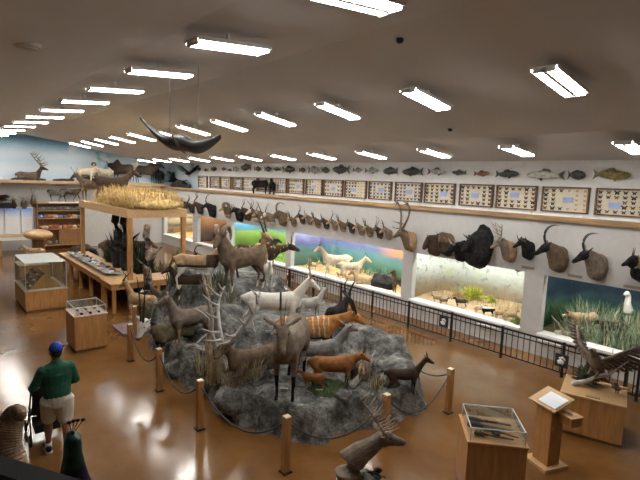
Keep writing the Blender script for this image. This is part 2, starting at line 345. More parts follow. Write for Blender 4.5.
for i, (a, b) in enumerate(WINS):
    yb = YW - .2 - DD
    g = G(); N = 24
    # painted backdrop with rounded corners
    pts = []
    for k in range(N + 1):
        t = k / N; x = a - .16 + (b - a + .32) * t
        e = min(t, 1 - t) * (b - a + .32); y = yb + (0 if e > .9 else (.9 - math.sqrt(max(0, .81 - (.9 - e) ** 2))))
        pts.append((x, y))
    pts = [(a - .16, YW - .2)] + pts + [(b + .16, YW - .2)]
    vs = [(x, y, .2) for x, y in pts] + [(x, y, 2.75) for x, y in pts]; M_ = len(pts)
    g.add(vs, [(k, k + 1, M_ + k + 1, M_ + k) for k in range(M_ - 1)], 0, True)
    o = g.obj('backdrop_mural', PAINT[i], None, False)
    md = o.modifiers.new('t', 'SOLIDIFY'); md.thickness = .03; md.offset = 1
    o['kind'] = 'structure'; o.name = 'wall_diorama_%d' % (i + 1)
    g = G(); g.bx(a - .16, b + .16, yb, YW - .2, 2.75, 2.8); struct(g, 'ceiling_diorama_%d' % (i + 1), m_dlin)
    # rising uneven ground
    g = G(); nx_, ny_ = int((b - a) / .12), 16; vs = []; fs = []
    for q in range(ny_ + 1):
        for p in range(nx_ + 1):
            x = a - .155 + (b - a + .31) * p / nx_; t = q / ny_; y = YW - .21 - (DD - .02) * t
            z = ZB - .04 + .14 * t + (.07 * mnoise.noise((x * 1.3, y * 1.7, i * 7)) + .03 * mnoise.noise((x * 5, y * 5, 3))) * min(1, t * 4)
            vs.append((x, y, z))
    for q in range(ny_):
        for p in range(nx_): fs.append((q * (nx_ + 1) + p, q * (nx_ + 1) + p + 1, (q + 1) * (nx_ + 1) + p + 1, (q + 1) * (nx_ + 1) + p))
    g.add(vs, fs, 0, True); o = g.obj('ground', GROUND[i]); o['kind'] = 'structure'; o.name = 'floor_diorama_%d' % (i + 1)
    g, m = lamp_strip(a + .15, b - .15, YW - .38, 2.55, DLAMP * DS[i] / 7.0)
    o = solo(g, 'diorama_lamp', m, 'bright lamp strip behind the top of the %s diorama window' % DN[i], 'lamp')
    # glass pane
    g = G(); g.bx(a, b, YW - .13, YW - .12, ZB, ZT); struct(g, 'window_%d' % (i + 1), glass_mat('diorama_glass', (.97, .98, .98), .97, .02))
def dground(i, x, y):
    t = (YW - .21 - y) / (DD - .02); return ZB - .04 + .14 * t + (.07 * mnoise.noise((x * 1.3, y * 1.7, i * 7)) + .03 * mnoise.noise((x * 5, y * 5, 3))) * min(1, t * 4)
# ---------------------------------------------------------------- ceiling lights
SX = 2.28
m_tube = mat('fluorescent_diffuser', (1.0, 0.975, 0.93), 0.5, 0, emit=LAMP)
m_hous = mat('white_enamel', (0.75, 0.74, 0.70), 0.4, 0)
def fixture(label, group):
    t = thing('ceiling_light', label, 'ceiling light', (0, 0, 0), 0, group)
    g = G(); g.bx(-.19, .19, -.53, .53, .03, .05); g.bx(-.03, .03, -.52, .52, -.02, .03); g.bx(-.02, .02, -.03, .03, .07, .17)
    g.bx(-.15, .15, -.52, -.50, -.03, .05); g.bx(-.15, .15, .50, .52, -.03, .05)
    [g.bx(q - .008, q + .008, -.52, .52, .0, .045) for q in (-.182, .182)]; g.obj('housing', m_hous, t)  # wide plate and side rails added to keep tube glow off the ceiling
    for s in (-1, 1):
        g = G(); g.bx(s * .095 - .042, s * .095 + .042, -.5, .5, -.02, .028); g.obj('diffuser', m_tube, t)
    return t
proto = None
for rn, y, x0, cnt, rname in (('a', -3.2, 3.42, 12, 'left'), ('b', -6.9, 3.13, 12, 'middle'), ('c', -10.5, 3.3, 12, 'right-hand')):
    for i in range(cnt):
        lab = '%s twin-tube ceiling light from the near end of the %s row' % (ORD[i], rname)
        if proto is None: proto = fixture(lab, 'ceiling lights in three long rows'); o = proto
        else: o = dup(proto, (0, 0, 0), None, lab)
        slope = (ceil_z(y + .6) - ceil_z(y - .6)) / 1.2
        o.location = (x0 + SX * i, y, ceil_z(y) - .18); o.rotation_euler = (math.atan(slope), 0, 0)
for (px, py, L_) in ((400, 39, 'small dark ceiling sensor above the middle row of lights'), (27, 45, 'pale round ceiling vent at upper left'), (450, 129, 'small round detector on ceiling between middle and right-hand rows')):
    lo, hi = .5, 30
    d = ray(px, py)
    for _ in range(40):
        mid = (lo + hi) / 2; P = CPOS + d / np.linalg.norm(d) * mid
        if P[2] < ceil_z(P[1]): lo = mid
        else: hi = mid
    r = .16 if 'vent' in L_ else .05
    g = G(); g.cyl((P[0], P[1], P[2] - .03), (P[0], P[1], P[2] + .05), r, 20); g.cyl((P[0], P[1], P[2] - .05), (P[0], P[1], P[2] - .03), r * .7, 16)
    solo(g, 'ceiling_vent' if 'vent' in L_ else 'smoke_detector', m_ceil if 'vent' in L_ else m_blackm, L_, 'vent' if 'vent' in L_ else 'detector')
# ================================================================ animals
def fur(name, col, var=.16, rough=.85, bump=.25): return mat(name, col, rough, var, 9.0, spec=.15, bump=bump, bscale=45)
F_ = dict(
    brown=fur('brown_fur', (0.15, 0.105, 0.07)), greybrown=fur('grey_brown_fur', (0.20, 0.16, 0.125)), tan=fur('tan_fur', (0.38, 0.25, 0.14)), orange=fur('russet_fur', (0.27, 0.115, 0.042)), bright=fur('bright_orange_fur', (0.42, 0.19, 0.055)),
    white=fur('white_fur', (0.74, 0.72, 0.66), .05), cream=fur('cream_fur', (0.62, 0.53, 0.40), .08), black=fur('black_fur', (0.018, 0.017, 0.018), .3), dark=fur('dark_brown_fur', (0.065, 0.042, 0.030)),
    grey=fur('grey_fur', (0.23, 0.225, 0.215)), red=fur('chestnut_fur', (0.25, 0.09, 0.035)), olive=fur('dull_olive_fur', (0.15, 0.125, 0.075)), sand=fur('sandy_fur', (0.50, 0.36, 0.22), .1), palegrey=fur('pale_grey_fur', (0.42, 0.40, 0.37)))
m_horn = mat('dark_horn', (0.030, 0.026, 0.023), .45, .3, 20, bump=.3, bscale=60)
m_hornb = mat('brown_horn', (0.17, 0.115, 0.07), .5, .25, 20, bump=.4, bscale=60)
m_antl = mat('antler_bone', (0.36, 0.30, 0.23), .55, .2, 10, bump=.2)
m_antg = mat('grey_antler', (0.44, 0.42, 0.40), .6, .15, 10, bump=.2)
m_eye = mat('glass_eye', (0.01, 0.008, 0.006), .08, 0, spec=.8)
m_stripe = mat('white_stripe_fur', (0.70, 0.64, 0.52), .85, .05)

def horn_pts(style, s):
    """list of strands (points as forward, sideways, up in head units; start radius, end radius)"""
    T = [i / 11 for i in range(12)]
    if style == 'short': return [([(-.05 * t - .1 * t * t, .02 + .10 * t, .75 * t) for t in T], .055, .012)]
    if style == 'spike': return [([(-.35 * t, .02 + .05 * t, .55 * t) for t in T], .05, .01)]
    if style == 'straight': return [([(-1.7 * t - .15 * math.sin(t * 2), .02 + .22 * t, 1.75 * t) for t in T], .07, .015)]
    if style == 'long': return [([(-1.15 * t - .35 * t * t, .04 + .30 * t, 1.8 * t - .25 * t * t) for t in T], .07, .015)]
    if style == 'sable': return [([(-1.15 * (1 - math.cos(2.2 * t)), .06 + .18 * t, 1.45 * math.sin(2.2 * t)) for t in T], .11, .02)]
    if style == 'ibex': return [([(-.85 * (1 - math.cos(2.7 * t)), .07 + .28 * t, 1.1 * math.sin(2.7 * t)) for t in T], .13, .03)]
    if style == 'ram':
        T2 = [i / 17 for i in range(18)]
        return [([(-.08 - .36 * (1 - math.cos(5.2 * t)), .10 + .42 * t, -.10 + .36 * math.sin(5.2 * t)) for t in T2], .23, .06)]
    if style == 'spiral':
        T2 = [i / 23 for i in range(24)]
        return [([(-1.3 * t + .20 * math.sin(11 * t) * (1 - .5 * t), .05 + .75 * t + .18 * (math.cos(11 * t) - 1) * (1 - .5 * t), 1.5 * t) for t in T2], .09, .02)]
    if style == 'lyre': return [([(-.85 * math.sin(2.1 * t), .04 + .34 * math.sin(PI * t * .9), 1.35 * t) for t in T], .07, .015)]
    if style == 'hook': return [([(.02 - .25 * t + (.35 * (t - .7) if t > .7 else 0), .05 + .22 * t - (.5 * (t - .75) if t > .75 else 0), 1.25 * t) for t in T], .09, .015), ([(-.08, .12, .6), (.02, .15, .75), (.14, .17, .85)], .05, .01)]
    if style == 'bongo': return [([(-1.25 * t - .1 * math.sin(4 * t), .06 + .28 * math.sin(2.6 * t), 1.0 * t + .16 * math.sin(5 * t)) for t in T], .10, .02)]
    if style == 'gnu': return [([(.10 * math.sin(3 * t), .08 + .62 * math.sin(1.9 * t) - .15 * t * t, -.16 * math.sin(3.2 * t) + .62 * t * t) for t in T], .13, .02)]
    if style == 'buffalo': return [([(-.1 * t, .05 + 1.05 * math.sin(1.75 * t), -.40 * math.sin(2.6 * t) + .62 * t ** 3) for t in T], .20, .03)]
    if style == 'bison': return [([(-.03 * t, .12 + .42 * math.sin(1.6 * t), .10 * t + .42 * t * t) for t in T], .10, .02)]
    if style == 'deer':     # forked antler
        S = [([(-.05 - .30 * t, .05 + .75 * math.sin(1.35 * t), 1.1 * t) for t in T], .06, .025)]
        for b, e in (((-.12, .28, .30), (.12, .25, .72)), ((-.18, .48, .56), (.05, .42, 1.1)), ((-.25, .63, .80), (-.05, .75, 1.30)), ((-.10, .12, .12), (.2, .14, .35))): S.append(([b, [(p + q) / 2 + (.03 if i == 0 else 0) for i, (p, q) in enumerate(zip(b, e))], e], .045, .015))
        return S
    if style == 'elk':
        S = [([(-.05 - 1.35 * t, .06 + .72 * math.sin(1.9 * t), 1.75 * t - .25 * t * t) for t in T], .085, .03)]
        for t, d in ((.05, (.75, .10, .40)), (.16, (.70, .15, .50)), (.38, (.55, .2, .62)), (.6, (.45, .22, .65)), (.78, (.30, .25, .62)), (.92, (.28, -.10, .42))):
            b = (-.05 - 1.35 * t, .06 + .72 * math.sin(1.9 * t), 1.75 * t - .25 * t * t); S.append(([b, tuple(b[i] + d[i] * .5 * (1, 1, .75)[i] for i in range(3)), tuple(b[i] + d[i] for i in range(3))], .06, .015))
        return S
    if style == 'caribou':
        S = [([(-.1 - 1.0 * math.sin(1.9 * t), .06 + .85 * math.sin(1.6 * t), 2.3 * t) for t in T], .11, .075)]
        tip = S[0][0][-1]
        for d in ((.35, .05, .35), (.45, .02, .08), (.30, .08, -.2), (-.12, .1, .30)): S.append(([tip, tuple(tip[i] + d[i] * .6 for i in range(3)), tuple(tip[i] + d[i] for i in range(3))], .06, .015))
        S.append(([(-.1, .1, .1), (.35, .1, .35), (.62, .05, .62)], .06, .02)); S.append(([(-.38, .35, .5), (-.02, .42, .78), (.2, .4, 1.0)], .05, .02))
        S.append(([(-.9, .8, 1.45), (-1.15, .82, 1.55)], .04, .015))
        return S
    if style == 'fallow':
        S = [([(-.05 - .75 * t, .06 + .55 * math.sin(1.6 * t), 1.0 * t) for t in T], .06, .03)]
        tip = S[0][0][-1]
        for d in ((.2, .05, .30), (.05, .08, .38), (-.15, .1, .32)): S.append(([tip, tuple(tip[i] + d[i] for i in range(3))], .06, .02))
        S.append(([(-.08, .1, .1), (.3, .1, .3)], .04, .015))
        return S
    return []

def frame(fwd, up=(0, 0, 1)):
    f = Vector(fwd).normalized(); s = Vector(up).cross(f); s = s.normalized() if s.length > .05 else Vector((0, 1, 0)); return f, s, f.cross(s).normalized()
def head_shape(g, P, fwd, HL, sp):
    f, s, u = frame(fwd); P = Vector(P); w = sp.get('headw', 1.0); mz = sp.get('muz', 1.0)
    q = lambda a, b, c: P + (f * a + s * b + u * c) * HL
    g.tube([q(-.12, 0, .02), q(.12, 0, .05), q(.34, 0, .0), q(.62, 0, -.06), q(.86, 0, -.10), q(1.0, 0, -.12)],
           [(.20 * HL * w, .24 * HL), (.25 * HL * w, .29 * HL), (.215 * HL * w, .27 * HL), (.145 * HL * w * mz, .19 * HL * mz), (.125 * HL * w * mz, .155 * HL * mz), (.09 * HL * w * mz, .11 * HL * mz)], 10, up=u)
    if sp.get('beard'): g.tube([q(.6, 0, -.15), q(.45, 0, -.5), q(.4, 0, -.5 - .4 * sp['beard'])], [.13 * HL, .11 * HL, .04 * HL], 8)
    e = sp.get('ear', .5)
    if e > 0:
        ew = sp.get('earw', .12)
        for k in (-1, 1):
            b = q(-.02, .17 * k * w, .16); a_ = sp.get('eardrop', .45); d = (s * k * 1.0 + u * a_ - f * .35).normalized() * e * HL
            g.tube([b, b + d * .45, b + d * .8, b + d], [(.05 * HL, .07 * HL), (.045 * HL, ew * HL), (.04 * HL, ew * .75 * HL), (.02 * HL, .03 * HL)], 8, up=f)
    return f, s, u, q
def head_parts(t, P, fwd, HL, sp):
    """horns and eyes as children"""
    f, s, u = frame(fwd); P = Vector(P); w = sp.get('headw', 1.0)
    q = lambda a, b, c: P + (f * a + s * b + u * c) * HL
    st = sp.get('horn'); nm = 'antler' if st in ('deer', 'elk', 'caribou', 'fallow') else 'horn'
    hm = sp.get('hornmat') or (m_antl if nm == 'antler' else m_horn); hs = sp.get('hs', 1.0) * HL
    if st:
        B = q(.10, 0, .24)
        for k in (-1, 1):
            g = G()
            for pts, r0, r1 in horn_pts(st, 1):
                N = len(pts)
                g.tube([B + (f * a + s * (k * (b + .06 * w)) + u * c) * hs for a, b, c in pts], [(r0 + (r1 - r0) * i / (N - 1)) * hs for i in range(N)], 6)
            g.obj(nm, hm, t)
    for k in (-1, 1):
        g = G(); g.ball(q(.30, .19 * k * w, .10), .045 * HL, 0, 8, 6); g.obj('eye', m_eye, t)

def animal(name, label, cat, loc, ang, S, sp, group=None):
    """sp in units of the shoulder height; ang is a compass angle (see hd)"""
    t = thing(name, label, cat, loc, hd(ang) if not sp.get('absrot') else ang, group)
    g = G(); bk = sp.get('bulk', 1.0); ln = sp.get('len', 1.0); lie = sp.get('lie', False)
    lg = sp.get('leg', 1.0); zo = -.50 if lie else 0.0
    hump = sp.get('hump', 0.0); drop = sp.get('drop', 0.0)
    V3 = lambda x, y, z: (x * S, y * S, (z + zo) * S)
    tor = [(-.56, .82 - drop, .09, .10), (-.47, .80 - drop, .145, .175), (-.30, .765 - drop * .7, .165, .19), (-.05, .735, .175, .195), (.18, .735, .17, .215), (.36, .755 + hump * .5, .15, .225 + hump * .5), (.48, .79, .11, .17)]
    g.tube([V3(x * ln, 0, z) for x, z, a, b in tor], [(a * bk * S, b * (bk ** .6) * S) for x, z, a, b in tor], 14)
    if hump: g.tube([V3(.05, 0, .86), V3(.3 * ln, 0, .95 + hump * .4), V3(.45 * ln, 0, .86)], [(.08 * S, .1 * S), (.10 * S * bk, (.1 + hump * .4) * S), (.08 * S, .1 * S)], 10)
    hp = sp.get('head', (.74, 1.18)); HL = sp.get('hl', .34) * S; nk = sp.get('neck', 1.0); nyaw = math.radians(sp.get('nyaw', 0))
    nb = (.40 * ln, .84); dx, dz = hp[0] - .40, hp[1] - nb[1]
    H = (nb[0] + dx * math.cos(nyaw), dx * math.sin(nyaw), hp[1])
    mid = (nb[0] + (H[0] - nb[0]) * .5, H[1] * .45, nb[1] + dz * .52 - .02)
    g.tube([V3(nb[0] - .10, 0, nb[1] - .09), V3(nb[0] + .02, 0, nb[1] - .03), V3(*mid), V3(*H)], [(.115 * S * nk, .19 * S * nk), (.10 * S * nk, .165 * S * nk), (.078 * S * nk, .115 * S * nk), (.068 * S * nk, .088 * S * nk)], 12, up=(-1, 0, .4))
    pit = math.radians(sp.get('pitch', -22)); yaw = math.radians(sp.get('yaw', 0)) + nyaw
    fw = Vector((math.cos(pit) * math.cos(yaw), math.cos(pit) * math.sin(yaw), math.sin(pit)))
    head_shape(g, V3(*H), fw, HL, sp)
    # legs
    r = lg * S
    st = sp.get('stride', 0.0)
    if not lie:
        for k in (-1, 1):
            y = .095 * bk * k; o = st * k
            x = .36 * ln
            g.tube([V3(x, y, .72), V3(x + .01, y * 1.1, .56), V3(x + .015 + o * .5, y * 1.05, .36), V3(x + o, y, .17), V3(x + o + .005, y, .06), V3(x + o + .04, y, .022)], [(.075 * r, .11 * r), (.056 * r, .075 * r), .036 * r, .026 * r, .028 * r, (.032 * r, .024 * r)], 8, up=(1, 0, 0))
            x = -.42 * ln; o = -st * k
            g.tube([V3(x + .02, y, .74 - drop), V3(x + .06, y * 1.15, .58 - drop * .6), V3(x - .02 + o * .4, y * 1.05, .43), V3(x - .10 + o * .8, y, .33), V3(x - .075 + o, y, .16), V3(x - .06 + o, y, .055), V3(x - .02 + o, y, .022)], [(.095 * r, .15 * r), (.08 * r, .12 * r), .05 * r, .036 * r, .027 * r, .03 * r, (.032 * r, .024 * r)], 8, up=(1, 0, 0))
    else:
        for k in (-1, 1):
            y = .15 * bk * k
            g.tube([V3(.30 * ln, y * .8, .68), V3(.42 * ln, y, .58), V3(.56 * ln, y, .545), V3(.36 * ln, y * 1.15, .53), V3(.22 * ln, y * 1.2, .525)], [.09 * r, .06 * r, .04 * r, .03 * r, .025 * r], 8)
            g.tube([V3(-.42 * ln, y * .8, .72), V3(-.28 * ln, y * 1.2, .60), V3(-.18 * ln, y * 1.25, .56), V3(-.45 * ln, y * 1.3, .535), V3(-.25 * ln, y * 1.35, .525)], [.13 * r, .11 * r, .06 * r, .035 * r, .025 * r], 8)
    tl = sp.get('tail', .18)
    if tl:
        g.tube([V3(-.54 * ln, 0, .88 - drop), V3(-.60 * ln - .04, 0, .85 - drop), V3(-.60 * ln - tl * .3, 0, .85 - drop - tl * .9)], [.035 * S * sp.get('tw', 1), .03 * S * sp.get('tw', 1), .018 * S * sp.get('tw', 1)], 8)
    ms = sp['m']; zf = sp.get('zone')
    zone = (lambda x, y, z: zf(x / S / ln, y / S, z / S - zo)) if zf else None
    b = remesh(g, 'body', max(.011, sp.get('vox', .022) * S), [F_[k] if isinstance(k, str) else k for k in ms], zone, sp.get('sm', 4), t)
    head_parts(t, V3(*H), fw, HL, sp)
    return t

def mount(name, label, cat, X, z, S, sp, group=None, y=None):
    """shoulder mount on the long wall: S = head length in metres"""
    y0 = YW if y is None else y
    t = thing(name, label, cat, (X, y0 + .005, z), 0, group); g = G()
    S = S * .84; HS = S * .86; out = sp.get('out', 1.25) * S * .70; ris = sp.get('rise', .7) * S * .8; yaw = math.radians(90 - sp.get('yaw', 15)); pit = math.radians(sp.get('pitch', -12) - 14); nk = sp.get('neck', 1.0)
    sd = sp.get('side', .25) * S * .6; nk = nk * 1.18
    H = Vector((sd, out, ris))
    g.tube([(0, .012, -.18 * S), (.02 * S, .22 * S, -.18 * S), (sd * .35, out * .45, ris * .22), (sd * .75, out * .75, ris * .66), tuple(H)],
           [(.42 * S * nk, .66 * S * nk), (.42 * S * nk, .62 * S * nk), (.34 * S * nk, .48 * S * nk), (.26 * S * nk, .34 * S * nk), (.21 * S * (nk ** .5), .26 * S * (nk ** .5))], 12, cap=False)
    fw = Vector((math.cos(pit) * math.cos(yaw), math.cos(pit) * math.sin(yaw), math.sin(pit)))
    head_shape(g, H, fw, HS, sp)
    zf = sp.get('zone'); zone = (lambda x, y, z: zf(x / S, y / S / .72, z / S)) if zf else None
    remesh(g, 'head_and_neck', sp.get('vox', .06) * S, [F_[k] for k in sp['m']], zone, 4, t)
    head_parts(t, H, fw, HS, sp)
    return t
# ================================================================ rock island
OUT = [(5.85, -4.72), (6.9, -4.35), (8.0, -4.15), (9.1, -4.1), (10.4, -4.3), (11.6, -4.45), (12.9, -4.8), (13.9, -5.8), (14.0, -7.6), (13.2, -8.9), (11.2, -9.1), (9.2, -9.0), (7.4, -8.7), (6.2, -8.1), (5.5, -7.3), (5.55, -6.2)]
def sd_poly(x, y, poly):
    d = 1e9; ins = False; n = len(poly)
    for i in range(n):
        ax, ay = poly[i]; bx_, by = poly[(i + 1) % n]; ex, ey = bx_ - ax, by - ay
        t = max(0, min(1, ((x - ax) * ex + (y - ay) * ey) / (ex * ex + ey * ey)))
        d = min(d, math.hypot(x - ax - ex * t, y - ay - ey * t))
        if (ay > y) != (by > y) and x < (bx_ - ax) * (y - ay) / (by - ay) + ax: ins = not ins
    return d if ins else -d
def sst(a, b, v):
    t = max(0.0, min(1.0, (v - a) / (b - a))); return t * t * (3 - 2 * t)
PLA = [(8.0, -5.75), (9.0, -5.25), (10.4, -5.1), (11.2, -4.9), (13.2, -5.3), (13.6, -7.6), (12.9, -8.6), (9.2, -8.5), (8.2, -7.6)]
PLB = [(10.2, -5.55), (11.2, -5.2), (12.9, -5.6), (13.1, -7.4), (12.6, -8.2), (11.0, -7.8), (10.3, -6.9)]
def rock_h(x, y):
    w = .22 * mnoise.noise((x * 1.1, y * 1.1, 1.3)) + .10 * mnoise.noise((x * 3.1, y * 3.1, 4.1))
    w2 = .12 * mnoise.noise((x * 2.3, y * 2.3, 9)); d = sd_poly(x, y, OUT) + w * .55
    w -= .22 * abs(mnoise.noise((x * 2.4, y * 2.4, 6))) + .10 * abs(mnoise.noise((x * 5.2, y * 5.2, 8))) - .12
    dA, dB = sd_poly(x, y, PLA) + w, sd_poly(x, y, PLB) + w; d += w * .5
    h = .56 * sst(-.02, .12, d)
    h += .26 * sst(-.22, -.10, dA) + .26 * sst(-.02, .09, dA) + .28 * sst(-.2, -.08, dB) + .28 * sst(-.02, .10, dB)
    inn = sst(0, .3, d)
    for cx, cy, r, hh in ((11.6, -5.15, .45, .45), (12.4, -5.5, .5, .35), (10.6, -5.35, .35, .3), (8.95, -4.75, .35, .20), (7.55, -4.75, .40, .22), (6.7, -4.75, .30, .12), (6.1, -7.5, .4, .25), (6.9, -8.1, .5, .35), (9.9, -5.6, .4, .25), (13.2, -6.6, .5, .4), (7.7, -7.9, .5, .4)):
        q = math.hypot(x - cx, y - cy) / r
        if q < 1.6: h += hh * (1 - sst(.45, 1.3, q)) * inn
    nz = abs(mnoise.noise((x * 2.6, y * 2.6, 2.2))); nz2 = mnoise.noise((x * 6.5, y * 6.5, 7.7)); nz3 = mnoise.noise((x * 14, y * 14, 3.7))
    edge = .30 + .70 * max(1 - sst(.05, .45, abs(dA)), 1 - sst(.05, .45, abs(dB)), .6 * (1 - sst(.1, .5, d)))
    return h + inn * edge * (.15 * (nz - .25) + .07 * nz2 + .02 * nz3) if d > -.02 else -.05
XS = np.arange(5.2, 14.4, .05); YS = np.arange(-9.4, -3.8, .05)
HF = np.array([[rock_h(x, y) for y in YS] for x in XS])
def rock_z(x, y):
    i = (x - XS[0]) / .05; j = (y - YS[0]) / .05; a = int(max(0, min(len(XS) - 2, i))); b = int(max(0, min(len(YS) - 2, j))); u = min(1, max(0, i - a)); v = min(1, max(0, j - b))
    return HF[a, b] * (1 - u) * (1 - v) + HF[a + 1, b] * u * (1 - v) + HF[a, b + 1] * (1 - u) * v + HF[a + 1, b + 1] * u * v
def on_rock(px, py, lift=0.0):
    d = ray(px, py); d = d / np.linalg.norm(d); t = 4.0
    while t < 25:
        P = CPOS + d * t
        if P[2] <= max(0.0, rock_z(P[0], P[1]) if 5.2 < P[0] < 14.3 and -9.4 < P[1] < -3.9 else 0): break
        t += .02
    return (P[0], P[1], P[2] + lift)
rk = bpy.data.materials.new('sculpted_grey_rock'); rk.use_nodes = True; nt = rk.node_tree; b = nt.nodes['Principled BSDF']; b.inputs['Roughness'].default_value = .8; b.inputs['Specular IOR Level'].default_value = .25
tc = nt.nodes.new('ShaderNodeTexCoord'); n1 = nt.nodes.new('ShaderNodeTexNoise'); n1.inputs['Scale'].default_value = 3.2; n1.inputs['Detail'].default_value = 9; n1.inputs['Roughness'].default_value = .7; nt.links.new(tc.outputs['Object'], n1.inputs['Vector'])
rp = nt.nodes.new('ShaderNodeValToRGB'); cr = rp.color_ramp; cr.elements.new(.5); cr.elements.new(.6)
for e, (p, c) in zip(cr.elements, [(.30, (.030, .030, .027)), (.44, (.10, .10, .094)), (.56, (.22, .218, .205)), (.72, (.40, .395, .37))]): e.position = p; e.color = (*c, 1)
nt.links.new(n1.outputs[0], rp.inputs[0]); nt.links.new(rp.outputs[0], b.inputs['Base Color'])
n2 = nt.nodes.new('ShaderNodeTexNoise'); n2.inputs['Scale'].default_value = 9; n2.inputs['Detail'].default_value = 9; nt.links.new(tc.outputs['Object'], n2.inputs['Vector'])
bp = nt.nodes.new('ShaderNodeBump'); bp.inputs['Strength'].default_value = .9; bp.inputs['Distance'].default_value = .08; nt.links.new(n2.outputs[0], bp.inputs['Height']); nt.links.new(bp.outputs[0], b.inputs['Normal'])
g = G(); ni, nj = HF.shape; idx = -np.ones(HF.shape, int); k = 0
for i in range(ni):
    for j in range(nj):
        jit = .02
        nn = [HF[max(0, i - 1):i + 2, max(0, j - 1):j + 2].max()]
        if nn[0] > -.04:
            idx[i, j] = k; k += 1
            x, y = XS[i], YS[j]
            ox = .06 * mnoise.noise((x * 4, y * 4, HF[i, j] * 5)); oy = .06 * mnoise.noise((x * 4 + 9, y * 4, HF[i, j] * 5))
            g.v.append((x + ox, y + oy, max(-.02, HF[i, j])))
for i in range(ni - 1):
    for j in range(nj - 1):
        q = (idx[i, j], idx[i + 1, j], idx[i + 1, j + 1], idx[i, j + 1])
        if min(q) >= 0: g.f.append([int(a) for a in q]); g.m.append(0); g.sm.append(True)
o = g.obj('rock_island', rk); tag(o, 'large stepped grey artificial rock platform carrying the mounted animals', 'rock platform')

# ---- zones: colour by place on the body (units of shoulder height)
def z_belly(bx=.60): return lambda x, y, z: 1 if (z < bx and abs(x) < .42 and z > .48) or z < .18 else 0
def z_legs(h=.42): return lambda x, y, z: 1 if z < h else 0
def z_oryx(x, y, z):
    if x > .70 and z > .95: return 1 if (x > .92 or z < 1.02) else 2
    if z < .57 and z > .48: return 2
    if z < .50: return 1 if z < .30 else 2
    return 0
def z_bongo(x, y, z):
    if z < .48: return 2
    if -.52 < x < .40 and abs(((x * 9.5 + .15 * math.sin(z * 9)) % 1.0) - .5) > .385 and z > .58: return 1
    if z < .58 and x < .5: return 2
    return 0
def z_girth(x, y, z): return 1 if abs(x - .10) < .022 and z > .4 else 0
def z_blackbuck(x, y, z):
    if z < .62 and x < .45: return 1
    if x > .62 and z > 1.0: return 2
    return 2 if (x > .25 and z < .95) or (z > .6 and z < .70) else 0
def z_spots(x, y, z): return 1 if z > .55 and mnoise.noise((x * 13, y * 13 + 3, z * 13)) > .38 else 0
MA = 'animals mounted on the rock island'
def A(px, py, *a, lift=-.015, on=None):
    name, label, ang, S, sp = a
    return animal(name, label, 'mounted animal', (on[0], on[1], rock_z(*on) + lift) if on else on_rock(px, py, lift), ang, S, sp, MA)
A(243, 290, 'mounted_ram', 'big brown curl-horned ram standing highest on the rock, looking at the balcony', 222, 1.13, dict(m=['brown', 'cream'], zone=z_legs(.16), horn='ram', hornmat=m_hornb, head=(.62, 1.22), pitch=-25, yaw=38, hl=.33, neck=1.45, bulk=1.12, hs=1.05, tail=.10, headw=1.1, muz=1.2, len=.95))
A(260, 277, 'mounted_oryx', 'tan antelope with two long black swept horns behind the curl-horned ram', 285, .95, dict(m=['tan', 'cream', 'black'], horn='long', head=(.58, 1.32), hs=1.35, pitch=-12, yaw=40, zone=z_belly()))
A(272, 284, 'mounted_bushbuck', 'dark brown pale-flecked antelope with its head low, behind the white deer', 8, .95, dict(m=['dark', 'tan'], zone=z_spots, head=(.86, .92), pitch=-12, horn='short', bulk=1.15, len=1.15, hump=.06), on=(11.0, -7.1))
A(268, 284, 'mounted_kid', 'small white goat standing behind the white deer', 285, .55, dict(m=['white'], head=(.64, 1.2), horn='spike', bulk=1.2, neck=1.2))
A(290, 283, 'mounted_fox', 'small chestnut and cream animal behind the shoulders of the white deer', 250, .42, dict(m=['red', 'cream'], zone=lambda x, y, z: 1 if z > 1.0 or z < .35 else 0, head=(.62, 1.1), bulk=1.3, leg=1.4, tail=.6, tw=2.6, ear=.45))
A(273, 331, 'mounted_white_deer', 'white deer with a dark girth strap striding right on the grey rock', 6, .92, dict(m=['white'], head=(.72, 1.22), pitch=-28, horn='fallow', hornmat=m_antl, len=1.2, stride=.12, hs=.9, ear=.6, hl=.33, bulk=1.05))
wd = [o for o in COL.objects if o.name.startswith('mounted_white_deer')][0]
g = G(); S = .92
NR = 24
vs = []
for wx in (-.018, .018):
    for k in range(NR): a = 2 * PI * k / NR; vs.append((.13 * S * 1.2 + wx * 1.2, .198 * S * math.cos(a), .735 * S + .226 * S * math.sin(a)))
for wx in (-.018, .018):
    for k in range(NR): a = 2 * PI * k / NR; vs.append((.13 * S * 1.2 + wx * 1.2, .185 * S * math.cos(a), .735 * S + .212 * S * math.sin(a)))
fs = [(k, (k + 1) % NR, NR + (k + 1) % NR, NR + k) for k in range(NR)] + [(2 * NR + k, 3 * NR + k, 3 * NR + (k + 1) % NR, 2 * NR + (k + 1) % NR) for k in range(NR)]
fs += [(q * NR + k, 2 * NR + q * NR + k, 2 * NR + q * NR + (k + 1) % NR, q * NR + (k + 1) % NR) for q in (0, 1) for k in range(NR)]
g.add(vs, fs); g.obj('girth_strap', m_blackm, wd)
A(308, 322, 'mounted_roe', 'small grey antelope just beyond the front legs of the white deer', 30, .62, dict(m=['palegrey', 'cream'], zone=z_belly(), head=(.66, 1.2), horn='spike', yaw=30))
A(336, 334, 'mounted_wildebeest', 'black horned bull with heavy hooked horns behind the striped orange antelope', 60, .74, dict(m=['black'], head=(.80, 1.06), pitch=-40, yaw=60, horn='bongo', hs=1.3, neck=1.3, bulk=1.1))
A(306, 362, 'mounted_bongo', 'orange antelope with white body stripes and dark horns, facing right', 10, 1.02, dict(m=['bright', 'cream', 'dark'], zone=z_bongo, head=(.90, .98), pitch=-24, horn='bongo', hs=1.15, bulk=1.2, len=1.05, neck=1.15, hl=.36, ear=.6))
